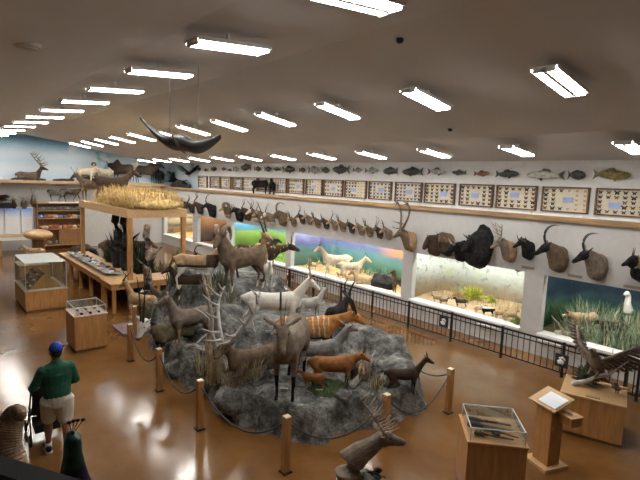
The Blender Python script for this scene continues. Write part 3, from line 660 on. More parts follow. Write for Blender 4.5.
A(316, 378, 'mounted_grey_antelope', 'slim blue-grey antelope with raised neck in front of the striped orange one', 18, .80, dict(m=['grey', 'palegrey'], zone=z_belly(.64), head=(.70, 1.20), pitch=-8, yaw=20, ear=.75, earw=.16, len=1.15, bulk=.95))
A(290, 389, 'mounted_eland', 'big grey-brown antelope with black lower legs standing at the front of the rock', 262, 1.28, dict(m=['greybrown', 'black', 'greybrown'], zone=lambda x, y, z: 1 if z < .36 else (2 if .36 < z < .6 and x > .2 else 0), head=(.66, 1.08), pitch=-42, yaw=18, horn='straight', hs=.42, hornmat=m_hornb, ear=.65, earw=.15, bulk=1.15, len=1.0, neck=1.15))
A(332, 388, 'mounted_duiker', 'russet short-horned antelope with pale belly standing on the moss patch', 8, .64, dict(m=['orange', 'tan', 'dark'], zone=lambda x, y, z: 2 if z < .34 else (1 if z < .56 else 0), head=(.74, .98), pitch=-25, horn='short', hs=.8, bulk=1.25, len=1.15, neck=1.2))
A(313, 391, 'mounted_fawn', 'tiny russet antelope beside the legs of the big grey-brown one', 172, .36, dict(m=['orange', 'tan'], zone=z_legs(.4), head=(.72, 1.02), pitch=-30, horn='spike', hs=1.2, bulk=1.2))
A(402, 394, 'mounted_black_antelope', 'black antelope with short straight horns at the right tip of the rock', 8, .54, dict(m=['dark', 'black'], zone=z_legs(.5), head=(.76, 1.26), pitch=-18, horn='spike', hs=1.0, len=1.05))
A(254, 369, 'mounted_elk', 'reclining brown deer with wide grey antlers among dry grass', 222, .95, dict(m=['brown', 'tan'], zone=lambda x, y, z: 0, lie=True, head=(.62, 1.10), pitch=-15, yaw=20, horn='elk', hornmat=m_antg, hs=1.55, len=1.05))
A(191, 344, 'mounted_doe', 'grey-brown doe standing below the left end of the rock wall', 222, .90, dict(m=['greybrown', 'tan', 'white'], zone=lambda x, y, z: 2 if x < -.55 and z > .6 and z < .76 else (1 if z < .5 else 0), head=(.60, 1.26), pitch=-14, yaw=-10, ear=.75, earw=.17, hl=.32))
A(197, 289, 'mounted_blackbuck', 'brown, black and white gazelle on the left back ledge of the rock', 5, .92, dict(m=['tan', 'white', 'dark'], zone=z_blackbuck, horn='lyre', head=(.70, 1.16), hs=1.1, pitch=-25))
A(190, 300, 'mounted_gazelle', 'small dark gazelle among the bushes at the left edge of the rock', 190, .7, dict(m=['dark', 'cream'], zone=z_belly(), head=(.66, 1.14), horn='lyre'))
A(361, 382, 'mounted_dik_dik', 'little sandy upright animal among the boulders right of the moss patch', 265, .34, dict(m=['sand', 'cream'], zone=z_belly(), head=(.60, 1.30), ear=.8, earw=.2))
A(352, 378, 'mounted_jackal', 'small dark animal perched on the boulders beside the russet antelope', 250, .30, dict(m=['dark'], head=(.62, 1.15), ear=.7, bulk=1.3))
# white-faced oryx standing on the floor-level corner of the rock
A(174, 360, 'mounted_gemsbok', 'white-faced black-marked oryx standing at the left foot of the rock', 232, .95, dict(m=['olive', 'white', 'black'], zone=lambda x, y, z: 1 if (x > .66 and z > .80 and x < 1.05) else (2 if z > 1.0 and x > .45 or .48 < z < .58 else (1 if z < .35 else 0)), head=(.74, 1.08), pitch=-48, yaw=10, horn='straight', hs=1.0, hl=.40))
# ---- plants on the rock
m_dry = mat('dry_straw_grass', (0.50, 0.42, 0.27), .8, .25, 12)
m_twig = mat('grey_twig', (0.22, 0.19, 0.15), .85, .2, 12)
m_moss = mat('dark_moss', (0.055, 0.075, 0.028), .95, .3, 25, bump=.5)
m_bark = mat('weathered_dead_wood', (0.30, 0.25, 0.19), .85, .25, 8, bump=.6, stretch=(3, 3, .8))
def tuft(px, py, n, h, spread, m, label, name='grass_tuft', w=.008, cat='grass', on=None):
    P = on if on is not None else on_rock(px, py, -.03); g = G()
    for _ in range(n):
        a = random.random() * 2 * PI; r = random.random() ** .6 * spread * .45; b = (r * math.cos(a), r * math.sin(a), 0)
        l = h * (.55 + .5 * random.random()); lean = spread * (.3 + random.random() * .5)
        g.blade(b, (b[0] + lean * math.cos(a) * random.random(), b[1] + lean * math.sin(a) * random.random(), l), w, 0)
    o = g.obj(name, m, None, False); o.location = P; tag(o, label, cat); return o
tuft(214, 382, 110, 1.05, .30, m_dry, 'tall dry straw clump behind the rope post left of the elk', w=.009)
tuft(250, 376, 85, .55, .50, m_dry, 'dry straw clump in front of the reclining antlered deer', w=.009)
tuft(232, 384, 70, .45, .45, m_dry, 'short dry straw clump at rock foot between straw clumps')
tuft(203, 372, 60, .6, .3, m_dry, 'dry straw clump left of the tall straw clump')
tuft(212, 292, 60, .5, .35, m_dry, 'pale dry grass clump on the ledge below the curl-horned ram')
tuft(181, 262, 90, .85, .5, mat('grey_green_scrub', (0.12, 0.13, 0.08), .9, .25, 10), 'grey-green scrub bush left of the brown black and white gazelle', 'scrub_bush', cat='bush', w=.014)
tuft(364, 380, 50, .75, .22, m_dry, 'dry grass clump among the boulders right of the moss')
tuft(353, 378, 40, .62, .3, m_twig, 'dark twiggy shrub behind the little sandy animal', 'twig_shrub', cat='shrub')
tuft(376, 388, 50, .35, .3, mat('yellow_dry_moss', (0.33, 0.27, 0.10), .9, .25, 10), 'yellowish dry tuft near the right tip of the rock')
tuft(150, 300, 70, .6, .4, mat('grey_green_scrub', (0.12, 0.13, 0.08)), 'low dark scrub at the left foot of the rock', 'scrub_bush', cat='bush', on=(12.6, -4.7, .4))
tuft(228, 300, 70, .45, .6, m_twig, 'grey twiggy shrub on the ledge left of the white deer', 'twig_shrub', cat='shrub')
for (px, py, n, h, sp_, L_, on) in ((176, 284, 80, .7, .5, 'grey-green scrub bush on the back ledge between the gazelles', None), (166, 305, 70, .55, .45, 'grey-green scrub bush at the back left corner of the rock platform', None), (222, 286, 60, .5, .4, 'small scrub bush just left of the ram on the rock', None)):
    tuft(px, py, n, h, sp_, MATS['grey_green_scrub'], L_, 'scrub_bush', cat='bush', w=.013)
# moss patch
P = on_rock(332, 392); g = G(); N = 26; vs = []; fs = []
for i in range(N):
    for j in range(N):
        u, v = i / (N - 1) * 2 - 1, j / (N - 1) * 2 - 1; x = P[0] + .15 + u * .38; y = P[1] - .05 + v * .42
        e = 1 - min(1, (u * u + v * v) ** .5 + .25 * mnoise.noise((u * 2.5, v * 2.5, 5)))
        vs.append((x, y, rock_z(x, y) - .03 + .09 * min(1, max(0, e) * 4) + .015 * mnoise.noise((x * 30, y * 30, 1))))
for i in range(N - 1):
    for j in range(N - 1): fs.append((i * N + j, (i + 1) * N + j, (i + 1) * N + j + 1, i * N + j + 1))
g.add(vs, fs, 0, True); solo(g, 'moss_patch', m_moss, 'dark green moss patch under the russet antelope', 'moss')
# dead branches
def branch(pts, r0, label, m=None, name='dead_branch', twigs=3):
    g = G(); N = len(pts); g.tube(pts, [r0 * (1 - .65 * i / (N - 1)) for i in range(N)], 8)
    for k in range(twigs):
        i = random.randrange(1, N); b = Vector(pts[i]); d = Vector((random.uniform(-1, 1), random.uniform(-1, 1), random.uniform(.1, 1))).normalized() * r0 * random.uniform(5, 9)
        g.tube([b, b + d * .5 + Vector((0, 0, .02)), b + d], [r0 * .45, r0 * .3, r0 * .12], 6)
    return solo(g, name, m or m_bark, label, 'branch')
P = Vector(on_rock(226, 372)); branch([P, P + Vector((.05, .1, .35)), P + Vector((.15, .22, .75)), P + Vector((.25, .25, 1.05))], .05, 'grey dead branch rising left of the reclining antlered deer', m_antg)
P = Vector(on_rock(212, 372)); branch([P + Vector((0, 0, -.05)), P + Vector((.02, .03, .35)), P + Vector((-.02, .05, .8)), P + Vector((.03, .0, 1.15))], .11, 'broken dead tree stump rising through the tall straw', name='tree_stump')
P = Vector(on_rock(186, 353)); Q = Vector(on_rock(205, 356)); branch([P + Vector((0, 0, .12)), (P + Q) / 2 + Vector((0, 0, .2)), Q + Vector((0, 0, .1))], .06, 'grey driftwood log below the grey-brown doe', m_antg, 'driftwood')
P = Vector(on_rock(352, 388)); Q = Vector(on_rock(372, 374)); branch([P + Vector((0, 0, .03)), (P + Q) / 2 + Vector((0, 0, .16)), Q + Vector((0, 0, .12))], .07, 'twisted grey driftwood right of the moss patch', m_antg, 'driftwood', 5)
# boulders
for (px, py, r, L_) in ((232, 403, .36, 'rounded grey boulder at the front-left foot of the rock platform'), (206, 388, .22, 'small grey boulder at the foot of the tall straw'), (343, 398, .16, 'small dark boulder on the rim beside the moss'), (372, 372, .24, 'grey boulder behind the yellowish dry tuft'), (388, 384, .22, 'grey boulder at the right tip below the black antelope'), (352, 372, .22, 'light grey boulder under the little sandy animal'), (176, 372, .26, 'grey boulder beside the white-faced oryx')):
    P = on_rock(px, py, r * .25); g = G(); g.ball((0, 0, 0), (r, r * .9, r * .72), 0, 28, 18)
    g.v = [tuple(Vector(v) * (1 + .22 * mnoise.noise(Vector(v) * (1.6 / r) + Vector((px, py, 0))) + .07 * mnoise.noise(Vector(v) * (5 / r)))) for v in g.v]
    o = g.obj('boulder', rk); o.location = P; tag(o, L_, 'boulder', 'boulders around the rock island')
# white name cards on the rock
for (px, py, L_) in ((284, 392, 'white name card at the feet of the big grey-brown antelope'), (319, 393, 'white name card at the edge of the moss patch'), (268, 334, 'white name card on the rock below the white deer'), (186, 341, 'white name card on the rock near the grey-brown doe'), (213, 297, 'white name card on the ledge below the ram'), (252, 374, 'white name card at the foot of the straw clump')):
    P = on_rock(px, py, .05); g = G(); g.box((0, 0, 0), (.13, .012, .075), 0, R=Matrix.Rotation(math.radians(-35), 3, 'X'))
    o = g.obj('name_card', m_paper); o.location = P; o.rotation_euler = (0, 0, hd(0) + PI); tag(o, L_, 'card', 'white name cards on the rock')
# ================================================================ right wall: head mounts
def wallpos(px, py, out=.0): P = onY(px, py, YW + out); return P[0], P[2]
GM = 'shoulder mounts along the right wall'
def W(px, py, name, label, S, sp, cat='head mount'):
    X, z = wallpos(px, py, .25); return mount(name, label, cat, X, z, S, sp, GM)
zd = lambda x, y, z: 1 if (y > 1.45 or z < -.35) else 0
W(183, 206, 'buffalo_head_mount', 'dark bull head at the far end of the wall row, nearest the hall corner', .5, dict(m=['dark'], horn='gnu', neck=1.1, hs=.9))
W(190, 208, 'dark_antelope_head_mount', 'dark head mount second from the hall corner in the wall row', .45, dict(m=['dark'], horn='lyre', neck=.9))
W(198.5, 208, 'kudu_head_mount', 'dark head with tall spread horns, third from the hall corner', .5, dict(m=['dark', 'brown'], horn='spiral', hs=1.0, neck=.95))
W(211, 210, 'black_sable_head_mount', 'black head with one big backswept horn sweep, fourth from the hall corner', .55, dict(m=['black'], horn='sable', hs=.75, pitch=-5, yaw=30, neck=1.0))
W(226, 212, 'curl_horned_head_mount', 'brown head with curled horns, fifth from the hall corner', .45, dict(m=['brown', 'tan'], horn='ram', hornmat=m_hornb, hs=1.2, zone=zd))
W(238, 214, 'black_gnu_head_mount', 'black bull head with short hooked horns, sixth from the hall corner', .48, dict(m=['black'], horn='gnu', neck=1.1))
W(245.5, 214, 'tall_horned_head_mount', 'dark brown head with upright horns, seventh from the hall corner', .45, dict(m=['dark'], horn='spiral', hs=.8))
W(253.5, 215, 'lyre_horned_head_mount', 'brown head with lyre horns, left of the pair above the red rock diorama edge', .45, dict(m=['brown', 'cream'], horn='lyre', zone=zd))
W(260, 217, 'brown_antelope_head_mount', 'brown head with slim horns, just left of the long straight-horned head', .45, dict(m=['brown', 'tan'], horn='long', hs=.6, zone=zd))
W(269, 219, 'straight_horned_head_mount', 'tan-brown head with long straight upright horns above the green hill diorama', .46, dict(m=['greybrown', 'cream'], horn='long', hs=.7, zone=zd))
W(281, 218, 'ibex_head_mount', 'brown goat head with big arched horns right of the straight-horned head', .48, dict(m=['brown', 'tan'], horn='ibex', hornmat=m_hornb, hs=.75, beard=.5, neck=1.05))
row = [(291, 222), (299.5, 219), (307, 220), (315, 223), (323.5, 224), (332, 225), (340, 226.5), (349, 228), (358.5, 230), (367, 231.5), (377, 233), (386, 234)]
hs_ = ['hook', 'lyre', 'short', 'hook', 'short', 'lyre', 'hook', 'spike', 'short', 'hook', 'lyre', 'hook']
for i, (px, py) in enumerate(row):
    W(px, py, 'small_antelope_head_mount', '%s small brown antelope head counting left from the caribou, in the close row' % ORD[len(row) - 1 - i], .33,
      dict(m=[['brown', 'tan'], ['dark', 'brown'], ['greybrown', 'tan']][i % 3], horn=hs_[i], hs=1.0 if hs_[i] != 'short' else 1.2, zone=zd, neck=.85, ear=.6, yaw=12 + 14 * ((i * 7) % 3)))
W(408, 240, 'caribou_head_mount', 'pale brown caribou head with tall curved antlers', .50, dict(m=['tan', 'brown'], horn='caribou', hs=.95, hornmat=m_hornb, yaw=22, pitch=-8, neck=1.05, zone=lambda x, y, z: 1 if y > .9 else 0, out=1.35, side=.6))
W(433, 243, 'dark_bear_head_mount', 'long shaggy dark brown head left of the brown shaggy one', .52, dict(m=['dark'], neck=1.1, ear=.3, muz=1.4, headw=1.3, out=1.0, rise=.4, yaw=40, pitch=-40))
W(444.5, 243, 'brown_shaggy_head_mount', 'shaggy brown head squeezed between two black heads', .50, dict(m=['dark', 'brown'], zone=lambda x, y, z: 1 if z > .1 else 0, neck=1.15, horn='bison', hs=.5, ear=.2, out=.9, rise=.7, pitch=-45))
W(459, 249, 'white_horned_black_head_mount', 'black head with one pale upright horn left of the huge shaggy black head', .50, dict(m=['black'], horn='bison', hornmat=m_antl, hs=1.0, neck=1.05, yaw=35, out=1.2, rise=.2))
W(477, 244, 'bison_head_mount', 'huge shaggy black bison head, biggest mount on the wall', .58, dict(m=['black'], horn='bison', neck=1.75, hs=.8, headw=1.5, muz=1.4, beard=.9, out=1.1, rise=.25, pitch=-35, yaw=45))
W(507, 250, 'mule_deer_head_mount', 'grey-brown deer head with branching antlers and rounded tan cape', .46, dict(m=['greybrown', 'tan'], zone=lambda x, y, z: 1 if y < .9 else 0, horn='deer', hs=1.15, hornmat=m_antl, yaw=45, neck=1.0, ear=.6, earw=.16, side=.5))
W(526, 249, 'cape_buffalo_head_mount', 'small black horned head between deer head and sable head', .42, dict(m=['black'], horn='buffalo', hs=.75, neck=.95, yaw=40))
W(557, 257, 'sable_head_mount', 'dark-faced brown sable head with tall backswept scimitar horns', .54, dict(m=['brown', 'black', 'white'], zone=lambda x, y, z: 2 if y > 2.05 else (1 if y > 1.42 else 0), horn='sable', hs=.62, yaw=52, pitch=-14, neck=1.0, ear=.5, side=.55))
W(596, 265, 'roan_head_mount', 'grey-tan roan head with black and white face and ringed swept horns', .53, dict(m=['greybrown', 'black', 'white'], zone=lambda x, y, z: 2 if y > 2.0 else (1 if 1.42 < y else 0), horn='sable', hs=.58, yaw=52, pitch=-14, neck=1.0, ear=.75, side=.55))
W(638, 268, 'maned_head_mount', 'black-bearded tan head at the right edge of the wall row', .42, dict(m=['tan', 'black'], zone=lambda x, y, z: 1 if z < 0 or y > 1.3 else 0, horn='spike', neck=1.05, beard=.4, yaw=50))
m_plate = mat('small_brass_plate', (0.30, 0.25, 0.18), .5, .05)
for (px, py, L_) in ((451, 255, 'white-horned black head'), (475, 260.5, 'huge bison head'), (528, 267.5, 'small black horned head'), (575, 276, 'tall-horned sable head'), (632, 287, 'black-bearded head at right')):
    X, z = wallpos(px, py); g = G(); g.bx(X - .17, X + .17, YW - .005, YW + .015, z - .035, z + .035)
    solo(g, 'name_plate', m_plate, 'small brown name plate under the ' + L_, 'plate', 'name plates on the right wall')
# ================================================================ butterfly cases on the ledge
m_frame = mat('case_frame_wood', (0.16, 0.085, 0.04), .4, .15); m_back = mat('cream_case_lining', (0.74, 0.66, 0.52), .8, .03); m_blue = mat('pale_blue_card', (0.36, 0.46, 0.72), .6, .05)
BF = [mat('dark_butterfly_wing', (0.035, 0.025, 0.022), .7, .3), mat('brown_butterfly_wing', (0.16, 0.08, 0.03), .7, .3), mat('blue_butterfly_wing', (0.04, 0.06, 0.22), .5, .3), mat('sandy_butterfly_wing', (0.42, 0.30, 0.15), .7, .2)]
g = G()
for k in (-1, 1):
    for poly in ([(0.0, .0), (.12, .16), (.46, .42), (.50, .20), (.30, .02), (.02, -.05)], [(0.0, .0), (.28, -.02), (.36, -.22), (.22, -.42), (.06, -.25)]):
        n = len(poly); vs = [(k * x, 0, z) for x, z in poly] + [(k * x, .05, z) for x, z in poly]
        g.add(vs, [tuple(range(n)), tuple(range(2 * n - 1, n - 1, -1))] + [(i, (i + 1) % n, n + (i + 1) % n, n + i) for i in range(n)])
g.tube([(0, .05, -.25), (0, .05, .25)], .035, 6)
BME = [g.mesh('butterfly', m) for m in BF]
cases = [(597.5, 647), (543.7, 590), (498, 537.5), (461, 493.7), (426, 455.5), (396.5, 422.5), (370, 392), (346, 367), (325, 343.5), (307, 323), (289.5, 304.5), (273, 287.5), (259.5, 271.7), (244, 258), (233.7, 243.7), (221.5, 231.7), (211, 221), (199.5, 208)]
for i, (a, b_) in enumerate(cases):
    x1 = onY(a, 190, YU)[0]; x0 = onY(b_, 200, YU)[0]; cx = (x0 + x1) / 2; w = x1 - x0 if i else 1.1; h = .66
    if i == 0: cx = x1 - .55
    t = thing('butterfly_case', '%s framed butterfly case counting from the near right end of the ledge' % ORD[i], 'butterfly case', (cx, YU + .06, SHZ + .10), 0, 'butterfly cases on the wall ledge')
    g = G(); q = .035
    g.bx(-w / 2, w / 2, -.05, .04, 0, q); g.bx(-w / 2, w / 2, -.05, .04, h - q, h); g.bx(-w / 2, -w / 2 + q, -.05, .04, q, h - q); g.bx(w / 2 - q, w / 2, -.05, .04, q, h - q)
    g.obj("frame", m_frame, t)
    g = G(); g.bx(-w * .4, w * .4, -.06, -.02, -.10, 0.01); g.obj('stand', m_white, t)
    g = G(); g.bx(-w / 2 + q, w / 2 - q, -.05, -.01, q, h - q); g.obj('backing_board', m_back, t)
    lx = random.uniform(-.18, .12); lz = h * random.uniform(.38, .60)
    g = G(); g.bx(lx - .13, lx + .13, -.01, -.004, lz - .07, lz + .07); g.obj('label_card', m_blue, t)
    nxx, nzz = random.choice([(7, 5), (6, 5), (8, 5), (7, 4)]); sty = random.randrange(4)
    for p in range(nxx):
        for r in range(nzz):
            bx_ = -w / 2 + .10 + (w - .2) * p / (nxx - 1); bz = .10 + (h - .2) * r / (nzz - 1)
            if abs(bx_ - lx) < .19 and abs(bz - lz) < .12: continue
            big = (p * nxx + r * 3 + i) % 5 == 0
            if sty == 1 and p < nxx // 2: mi, sc = 3, .07
            else: mi, sc = (2 if (i in (5, 6, 8, 13) and (p + r) % 3) else (0 if (p * 3 + r + i) % 4 else 1)), .105 if not big else .135
            o = link('butterfly', BME[mi], t); o.location = (bx_, .0, bz); o.scale = (sc,) * 3
# ================================================================ fish
FM = dict(dark=mat('dark_fish_skin', (0.045, 0.05, 0.045), .35, .35, 14), silver=mat('silver_fish_skin', (0.32, 0.33, 0.31), .3, .3, 12), gold=mat('olive_gold_fish_skin', (0.24, 0.19, 0.06), .35, .3, 12), pale=mat('pale_fish_skin', (0.55, 0.56, 0.48), .35, .2, 10), pink=mat('rosy_fish_skin', (0.28, 0.11, 0.09), .35, .3, 12))
def fish(i, px, py, L, m, d, deep, label):
    P = onY(px, py, YU + .08); t = thing('mounted_fish', label, 'mounted fish', (P[0], YU + .09, P[2]), 0, 'fish mounted above the butterfly cases')
    g = G(); c = L / 2
    xs_ = [(-.5, .03), (-.40, .09), (-.2, .13), (.05, .14), (.25, .10), (.38, .045)]
    g.tube([(d * x * L, .0, .02 * L * math.sin(6 * x + i)) for x, r in xs_], [(r * L * .5, r * L * deep) if 0 else (r * L * deep, r * L * .45) for x, r in xs_], 10, up=(0, 1, 0))
    g.obj('body', FM[m], t)
    g = G(); tl = [(.36, .03), (.52, .13 * (deep + .2)), (.47, 0), (.52, -.13 * (deep + .2)), (.36, -.03)]
    def fin(poly): 
        n = len(poly); vs = [(d * x * L, -.012, z * L) for x, z in poly] + [(d * x * L, .012, z * L) for x, z in poly]
        gg = G(); gg.add(vs, [tuple(range(n)), tuple(range(2 * n - 1, n - 1, -1))] + [(k, (k + 1) % n, n + (k + 1) % n, n + k) for k in range(n)]); return gg
    dk = FM['dark'] if m != 'gold' else FM['gold']
    fin(tl).obj('tail_fin', dk, t)
    fin([(-.12, .11 * deep), (-.05, .11 * deep + .09), (.10, .11 * deep + .07), (.18, .10 * deep)]).obj('dorsal_fin', dk, t)
    fin([(-.18, -.12 * deep), (-.08, -.12 * deep - .08), (-.04, -.12 * deep)]).obj('belly_fin', dk, t)
    g = G(); g.ball((-d * .42 * L, .045 * L, .025 * L), .013 * L, 0, 8, 6); g.obj('eye', m_eye, t)
FS = [(612, 174.5, .80, 'gold', 1, 1.0, 'large olive-gold fish above the nearest butterfly case'), (577, 175, .42, 'dark', 1, 1.9, 'small round dark fish left of the large gold fish'), (545, 175, .98, 'pale', -1, .75, 'long pale pike-like fish above the second-nearest butterfly case'),
      (507.5, 174, .68, 'dark', 1, .95, 'dark trout-like fish above the third-nearest butterfly case'), (482, 173.5, .50, 'pink', 1, .95, 'rosy fish fourth of the larger fish from the right'), (459, 172.5, .5, 'dark', -1, .9, 'small dark fish above the fourth-nearest butterfly case'), (437.5, 171.5, .72, 'silver', 1, .9, 'silver fish above the gap of the fifth and fourth cases'),
      (412.5, 171.5, .85, 'dark', -1, 1.0, 'long dark fish with white belly above the sixth case'), (390.5, 171, .66, 'dark', -1, 1.3, 'deep-bodied dark fish above the seventh case'), (372, 170.5, .66, 'silver', 1, .85, 'slim silver fish between the seventh and eighth cases'), (358, 170, .5, 'silver', 1, 1.0, 'small silver fish above the eighth case'),
      (341, 169.5, .95, 'dark', -1, 1.1, 'big dark arched fish above the ninth case'), (325.5, 170, .46, 'dark', 1, 1.8, 'small round dark fish left of the big arched fish'), (314, 170, .7, 'silver', 1, 1.4, 'deep silver fish above the tenth case'), (302.5, 170, .42, 'dark', 1, 1.6, 'small round fish above the eleventh case'), (289, 169.5, .9, 'dark', 1, 1.0, 'large dark fish left of the eleventh case'),
      (277, 169, .55, 'dark', -1, .9, 'dark fish above the twelfth case'), (268, 169, .55, 'dark', 1, 1.4, 'deep dark fish above the thirteenth case'), (258, 169, .6, 'dark', 1, 1.2, 'dark fish right of the crowded spiky fish'), (246, 167.5, .95, 'dark', -1, 1.2, 'big spiky dark fish above the fourteenth case'), (236, 169, .5, 'silver', 1, 1.5, 'deep fish above the fifteenth case'),
      (230, 170, .4, 'dark', 1, 1.0, 'tiny dark fish between fifteenth and sixteenth cases'), (224, 169, .55, 'dark', -1, .8, 'slim dark fish above the sixteenth case'), (214, 169, .65, 'dark', 1, 1.2, 'dark fish above the seventeenth case'), (206, 170, .55, 'dark', -1, .9, 'slim dark fish second from the hall corner'), (199, 169, .55, 'dark', 1, 1.2, 'dark fish nearest the hall corner')]
for i, a in enumerate(FS): fish(i, *a)
# black bear cubs on the ledge
P = onY(261, 189, YW - .25)
animal('mounted_black_bear', 'black bear standing on the ledge in front of the butterfly cases', 'mounted animal', (P[0], YW - .22, SHZ), 0, .62, dict(m=['black'], head=(.72, .98), pitch=-10, bulk=1.6, leg=1.7, tail=0, ear=.25, headw=1.15, neck=1.3, len=1.1, eardrop=1.2), 'bears on the right ledge')
P = onY(268, 188, YW - .25)
animal('mounted_black_bear', 'smaller black bear just right of the other bear on the ledge', 'mounted animal', (P[0] - .35, YW - .22, SHZ), 100, .60, dict(m=['black', 'tan'], zone=lambda x, y, z: 1 if x > .98 else 0, head=(.62, 1.15), pitch=-10, bulk=1.5, leg=1.6, tail=0, ear=.25, headw=1.15, neck=1.3, eardrop=1.2, len=.8), 'bears on the right ledge')
# ================================================================ diorama contents
def dpos(i, px, py):
    P = fl(px, py, .75)
    y = max(YW - .2 - DD + .45, min(YW - .32, P[1])); P = onY(px, py, y); return (P[0], y, dground(i, P[0], y) - .01)
GD = 'animals inside the wall dioramas'
def D(i, px, py, name, label, ang, S, sp): return animal(name, label, 'mounted animal', dpos(i, px, py), ang, S, sp, GD)
D(2, 336, 277, 'mounted_pale_antelope', 'larger pale antelope with raised head in the purple plains diorama', 185, .95, dict(m=['cream', 'white'], zone=z_belly(), head=(.70, 1.22), horn='lyre', hs=.7, yaw=10, stride=.08))
D(2, 350, 278, 'mounted_pale_antelope', 'smaller pale antelope right behind the larger one in the purple plains diorama', 0, .78, dict(m=['cream', 'white'], zone=z_belly(), head=(.72, 1.15), horn='lyre', hs=.6))
D(2, 366, 281, 'mounted_reclining_antelope', 'pale antelope lying right of the two standing pale ones', 170, .75, dict(m=['sand', 'white'], lie=True, head=(.64, 1.12), horn='lyre', hs=.7, yaw=-20))
D(2, 352, 282, 'mounted_crouching_antelope', 'small sandy antelope lying beneath the smaller pale one', 200, .5, dict(m=['sand', 'cream'], lie=True, head=(.64, 1.1), yaw=30))
D(2, 312, 278, 'mounted_sandy_fox', 'small sandy animal at the left end of the purple plains diorama', 0, .35, dict(m=['sand', 'cream'], zone=z_belly(), bulk=1.2, tail=.5, tw=2))
D(2, 340, 283, 'mounted_hare', 'little tan animal on the front edge of the purple plains', 190, .22, dict(m=['tan'], ear=.9, bulk=1.4, leg=1.3, head=(.6, 1.1)))
D(2, 398, 296, 'mounted_baboon', 'grey monkey sitting upright at the right end of the purple plains diorama', 200, .62, dict(m=['olive', 'tan'], zone=lambda x, y, z: 1 if x > .9 else 0, head=(.48, 1.28), pitch=-10, bulk=1.2, drop=.25, leg=1.2, len=.7, ear=.2, headw=1.2, neck=1.3, tail=.6))
P = dpos(2, 376, 296); P = (P[0], P[1] - .25, P[2]); g = G(); g.ball((0, 0, .16), (.55, .32, .32), 0, 30, 20)
g.v = [tuple(Vector(v) * (1 + .22 * mnoise.noise(Vector(v) * 3) + .08 * mnoise.noise(Vector(v) * 9))) for v in g.v]
o = g.obj('dark_rock', mat('dark_cave_rock', (0.022, 0.022, 0.022), .9, .3, 8, bump=.6)); o.location = P; tag(o, 'black rock mound beside the grey monkey in the purple plains diorama', 'rock')
D(3, 268, 252, 'mounted_tapir', 'black bear walking right in the green hill diorama', 5, .78, dict(m=['black', 'tan'], zone=lambda x, y, z: 1 if x > 1.05 else 0, bulk=1.9, leg=1.9, tail=0, head=(.62, .88), pitch=-18, ear=.25, headw=1.15, neck=1.6, eardrop=1.2, len=.88)).name = 'mounted_black_bear'
# green hill tufts etc as one carpet of grass
def carpet(i, n, h, m, label, w=.012, xr=None, yr=(.05, 1.7), front=True):
    g = G(); a, b = WINS[i]; a, b = xr or (a, b)
    for _ in range(n):
        x = random.uniform(a, b); y = YW - .25 - random.uniform(*yr); z = dground(i, x, y) - .02; l = h * random.uniform(.5, 1.1)
        g.blade((x, y, z), (x + random.gauss(0, .14) * l * 2, y + random.gauss(0, .12) * l * 2, z + l), w, 0)
    o = g.obj('grass', m, None, False); tag(o, label, 'grass', None, 'stuff'); return o
carpet(0, 900, .75, mat('night_green_grass', (0.26, 0.34, 0.22), .8, .3, 6), 'long pale green grass filling the night grassland diorama', .014, (2.1, 5.25))
carpet(0, 260, .8, mat('night_straw_grass', (0.46, 0.44, 0.30), .8, .25, 6), 'pale straw-coloured blades among the green grass of the night diorama', .013, (2.1, 5.25))
carpet(1, 260, .30, mat('desert_dry_grass', (0.55, 0.42, 0.22), .8, .25, 6), 'sparse dry grass on the pale desert diorama sand', .009, None, (.6, 1.75))
carpet(2, 420, .42, mat('teal_brush', (0.13, 0.28, 0.22), .8, .3, 6), 'low teal-green brush at the back of the purple plains diorama', .016, None, (1.1, 1.75))
carpet(3, 300, .22, mat('hill_grass', (0.26, 0.42, 0.08), .8, .3, 6), 'short grass on the green hill diorama floor', .012)
# night grassland animals
D(0, 583, 330, 'mounted_pale_boar', 'pale tan animal crouching in the grass of the night diorama', 190, .62, dict(m=['sand', 'cream', 'dark'], zone=lambda x, y, z: 2 if x > .80 and z > .95 else 0, lie=False, head=(.72, .96), bulk=1.35, pitch=-12, ear=.4, neck=1.2))
D(0, 612, 336, 'mounted_badger', 'dark brown animal half hidden by grass below the pale upright bird', 170, .5, dict(m=['dark', 'white'], zone=lambda x, y, z: 1 if x > .9 else 0, head=(.7, .9), bulk=1.4, ear=.25, leg=1.4))
P = dpos(0, 626, 330); t = thing('tall_white_bird', 'tall pale bird standing upright at the right of the night diorama', 'bird', P, hd(200))
g = G(); g.tube([(-.12, 0, .50), (0, 0, .58), (.06, 0, .78), (.05, 0, .98), (.12, 0, 1.04), (.22, 0, 1.01)], [.05, .12, .085, .06, .075, .03], 10); g.tube([(-.02, .05, .5), (0, .05, .02)], .02, 6); g.tube([(-.02, -.05, .5), (0, -.05, .02)], .02, 6)
remesh(g, 'body', .018, F_['white'], None, 3, t); g = G(); g.tube([(.20, 0, 1.01), (.36, 0, .97)], [.025, .008], 6); g.obj('beak', m_horn, t)
P = dpos(0, 556, 333); Q = dpos(0, 572, 333); branch([Vector(P) + Vector((0, 0, .06)), (Vector(P) + Vector(Q)) / 2 + Vector((0, 0, .12)), Vector(Q) + Vector((0, 0, .10))], .075, 'pale fallen log at left front of the night diorama', mat('pale_log_wood', (0.48, 0.40, 0.30), .8, .2, 8), 'fallen_log')
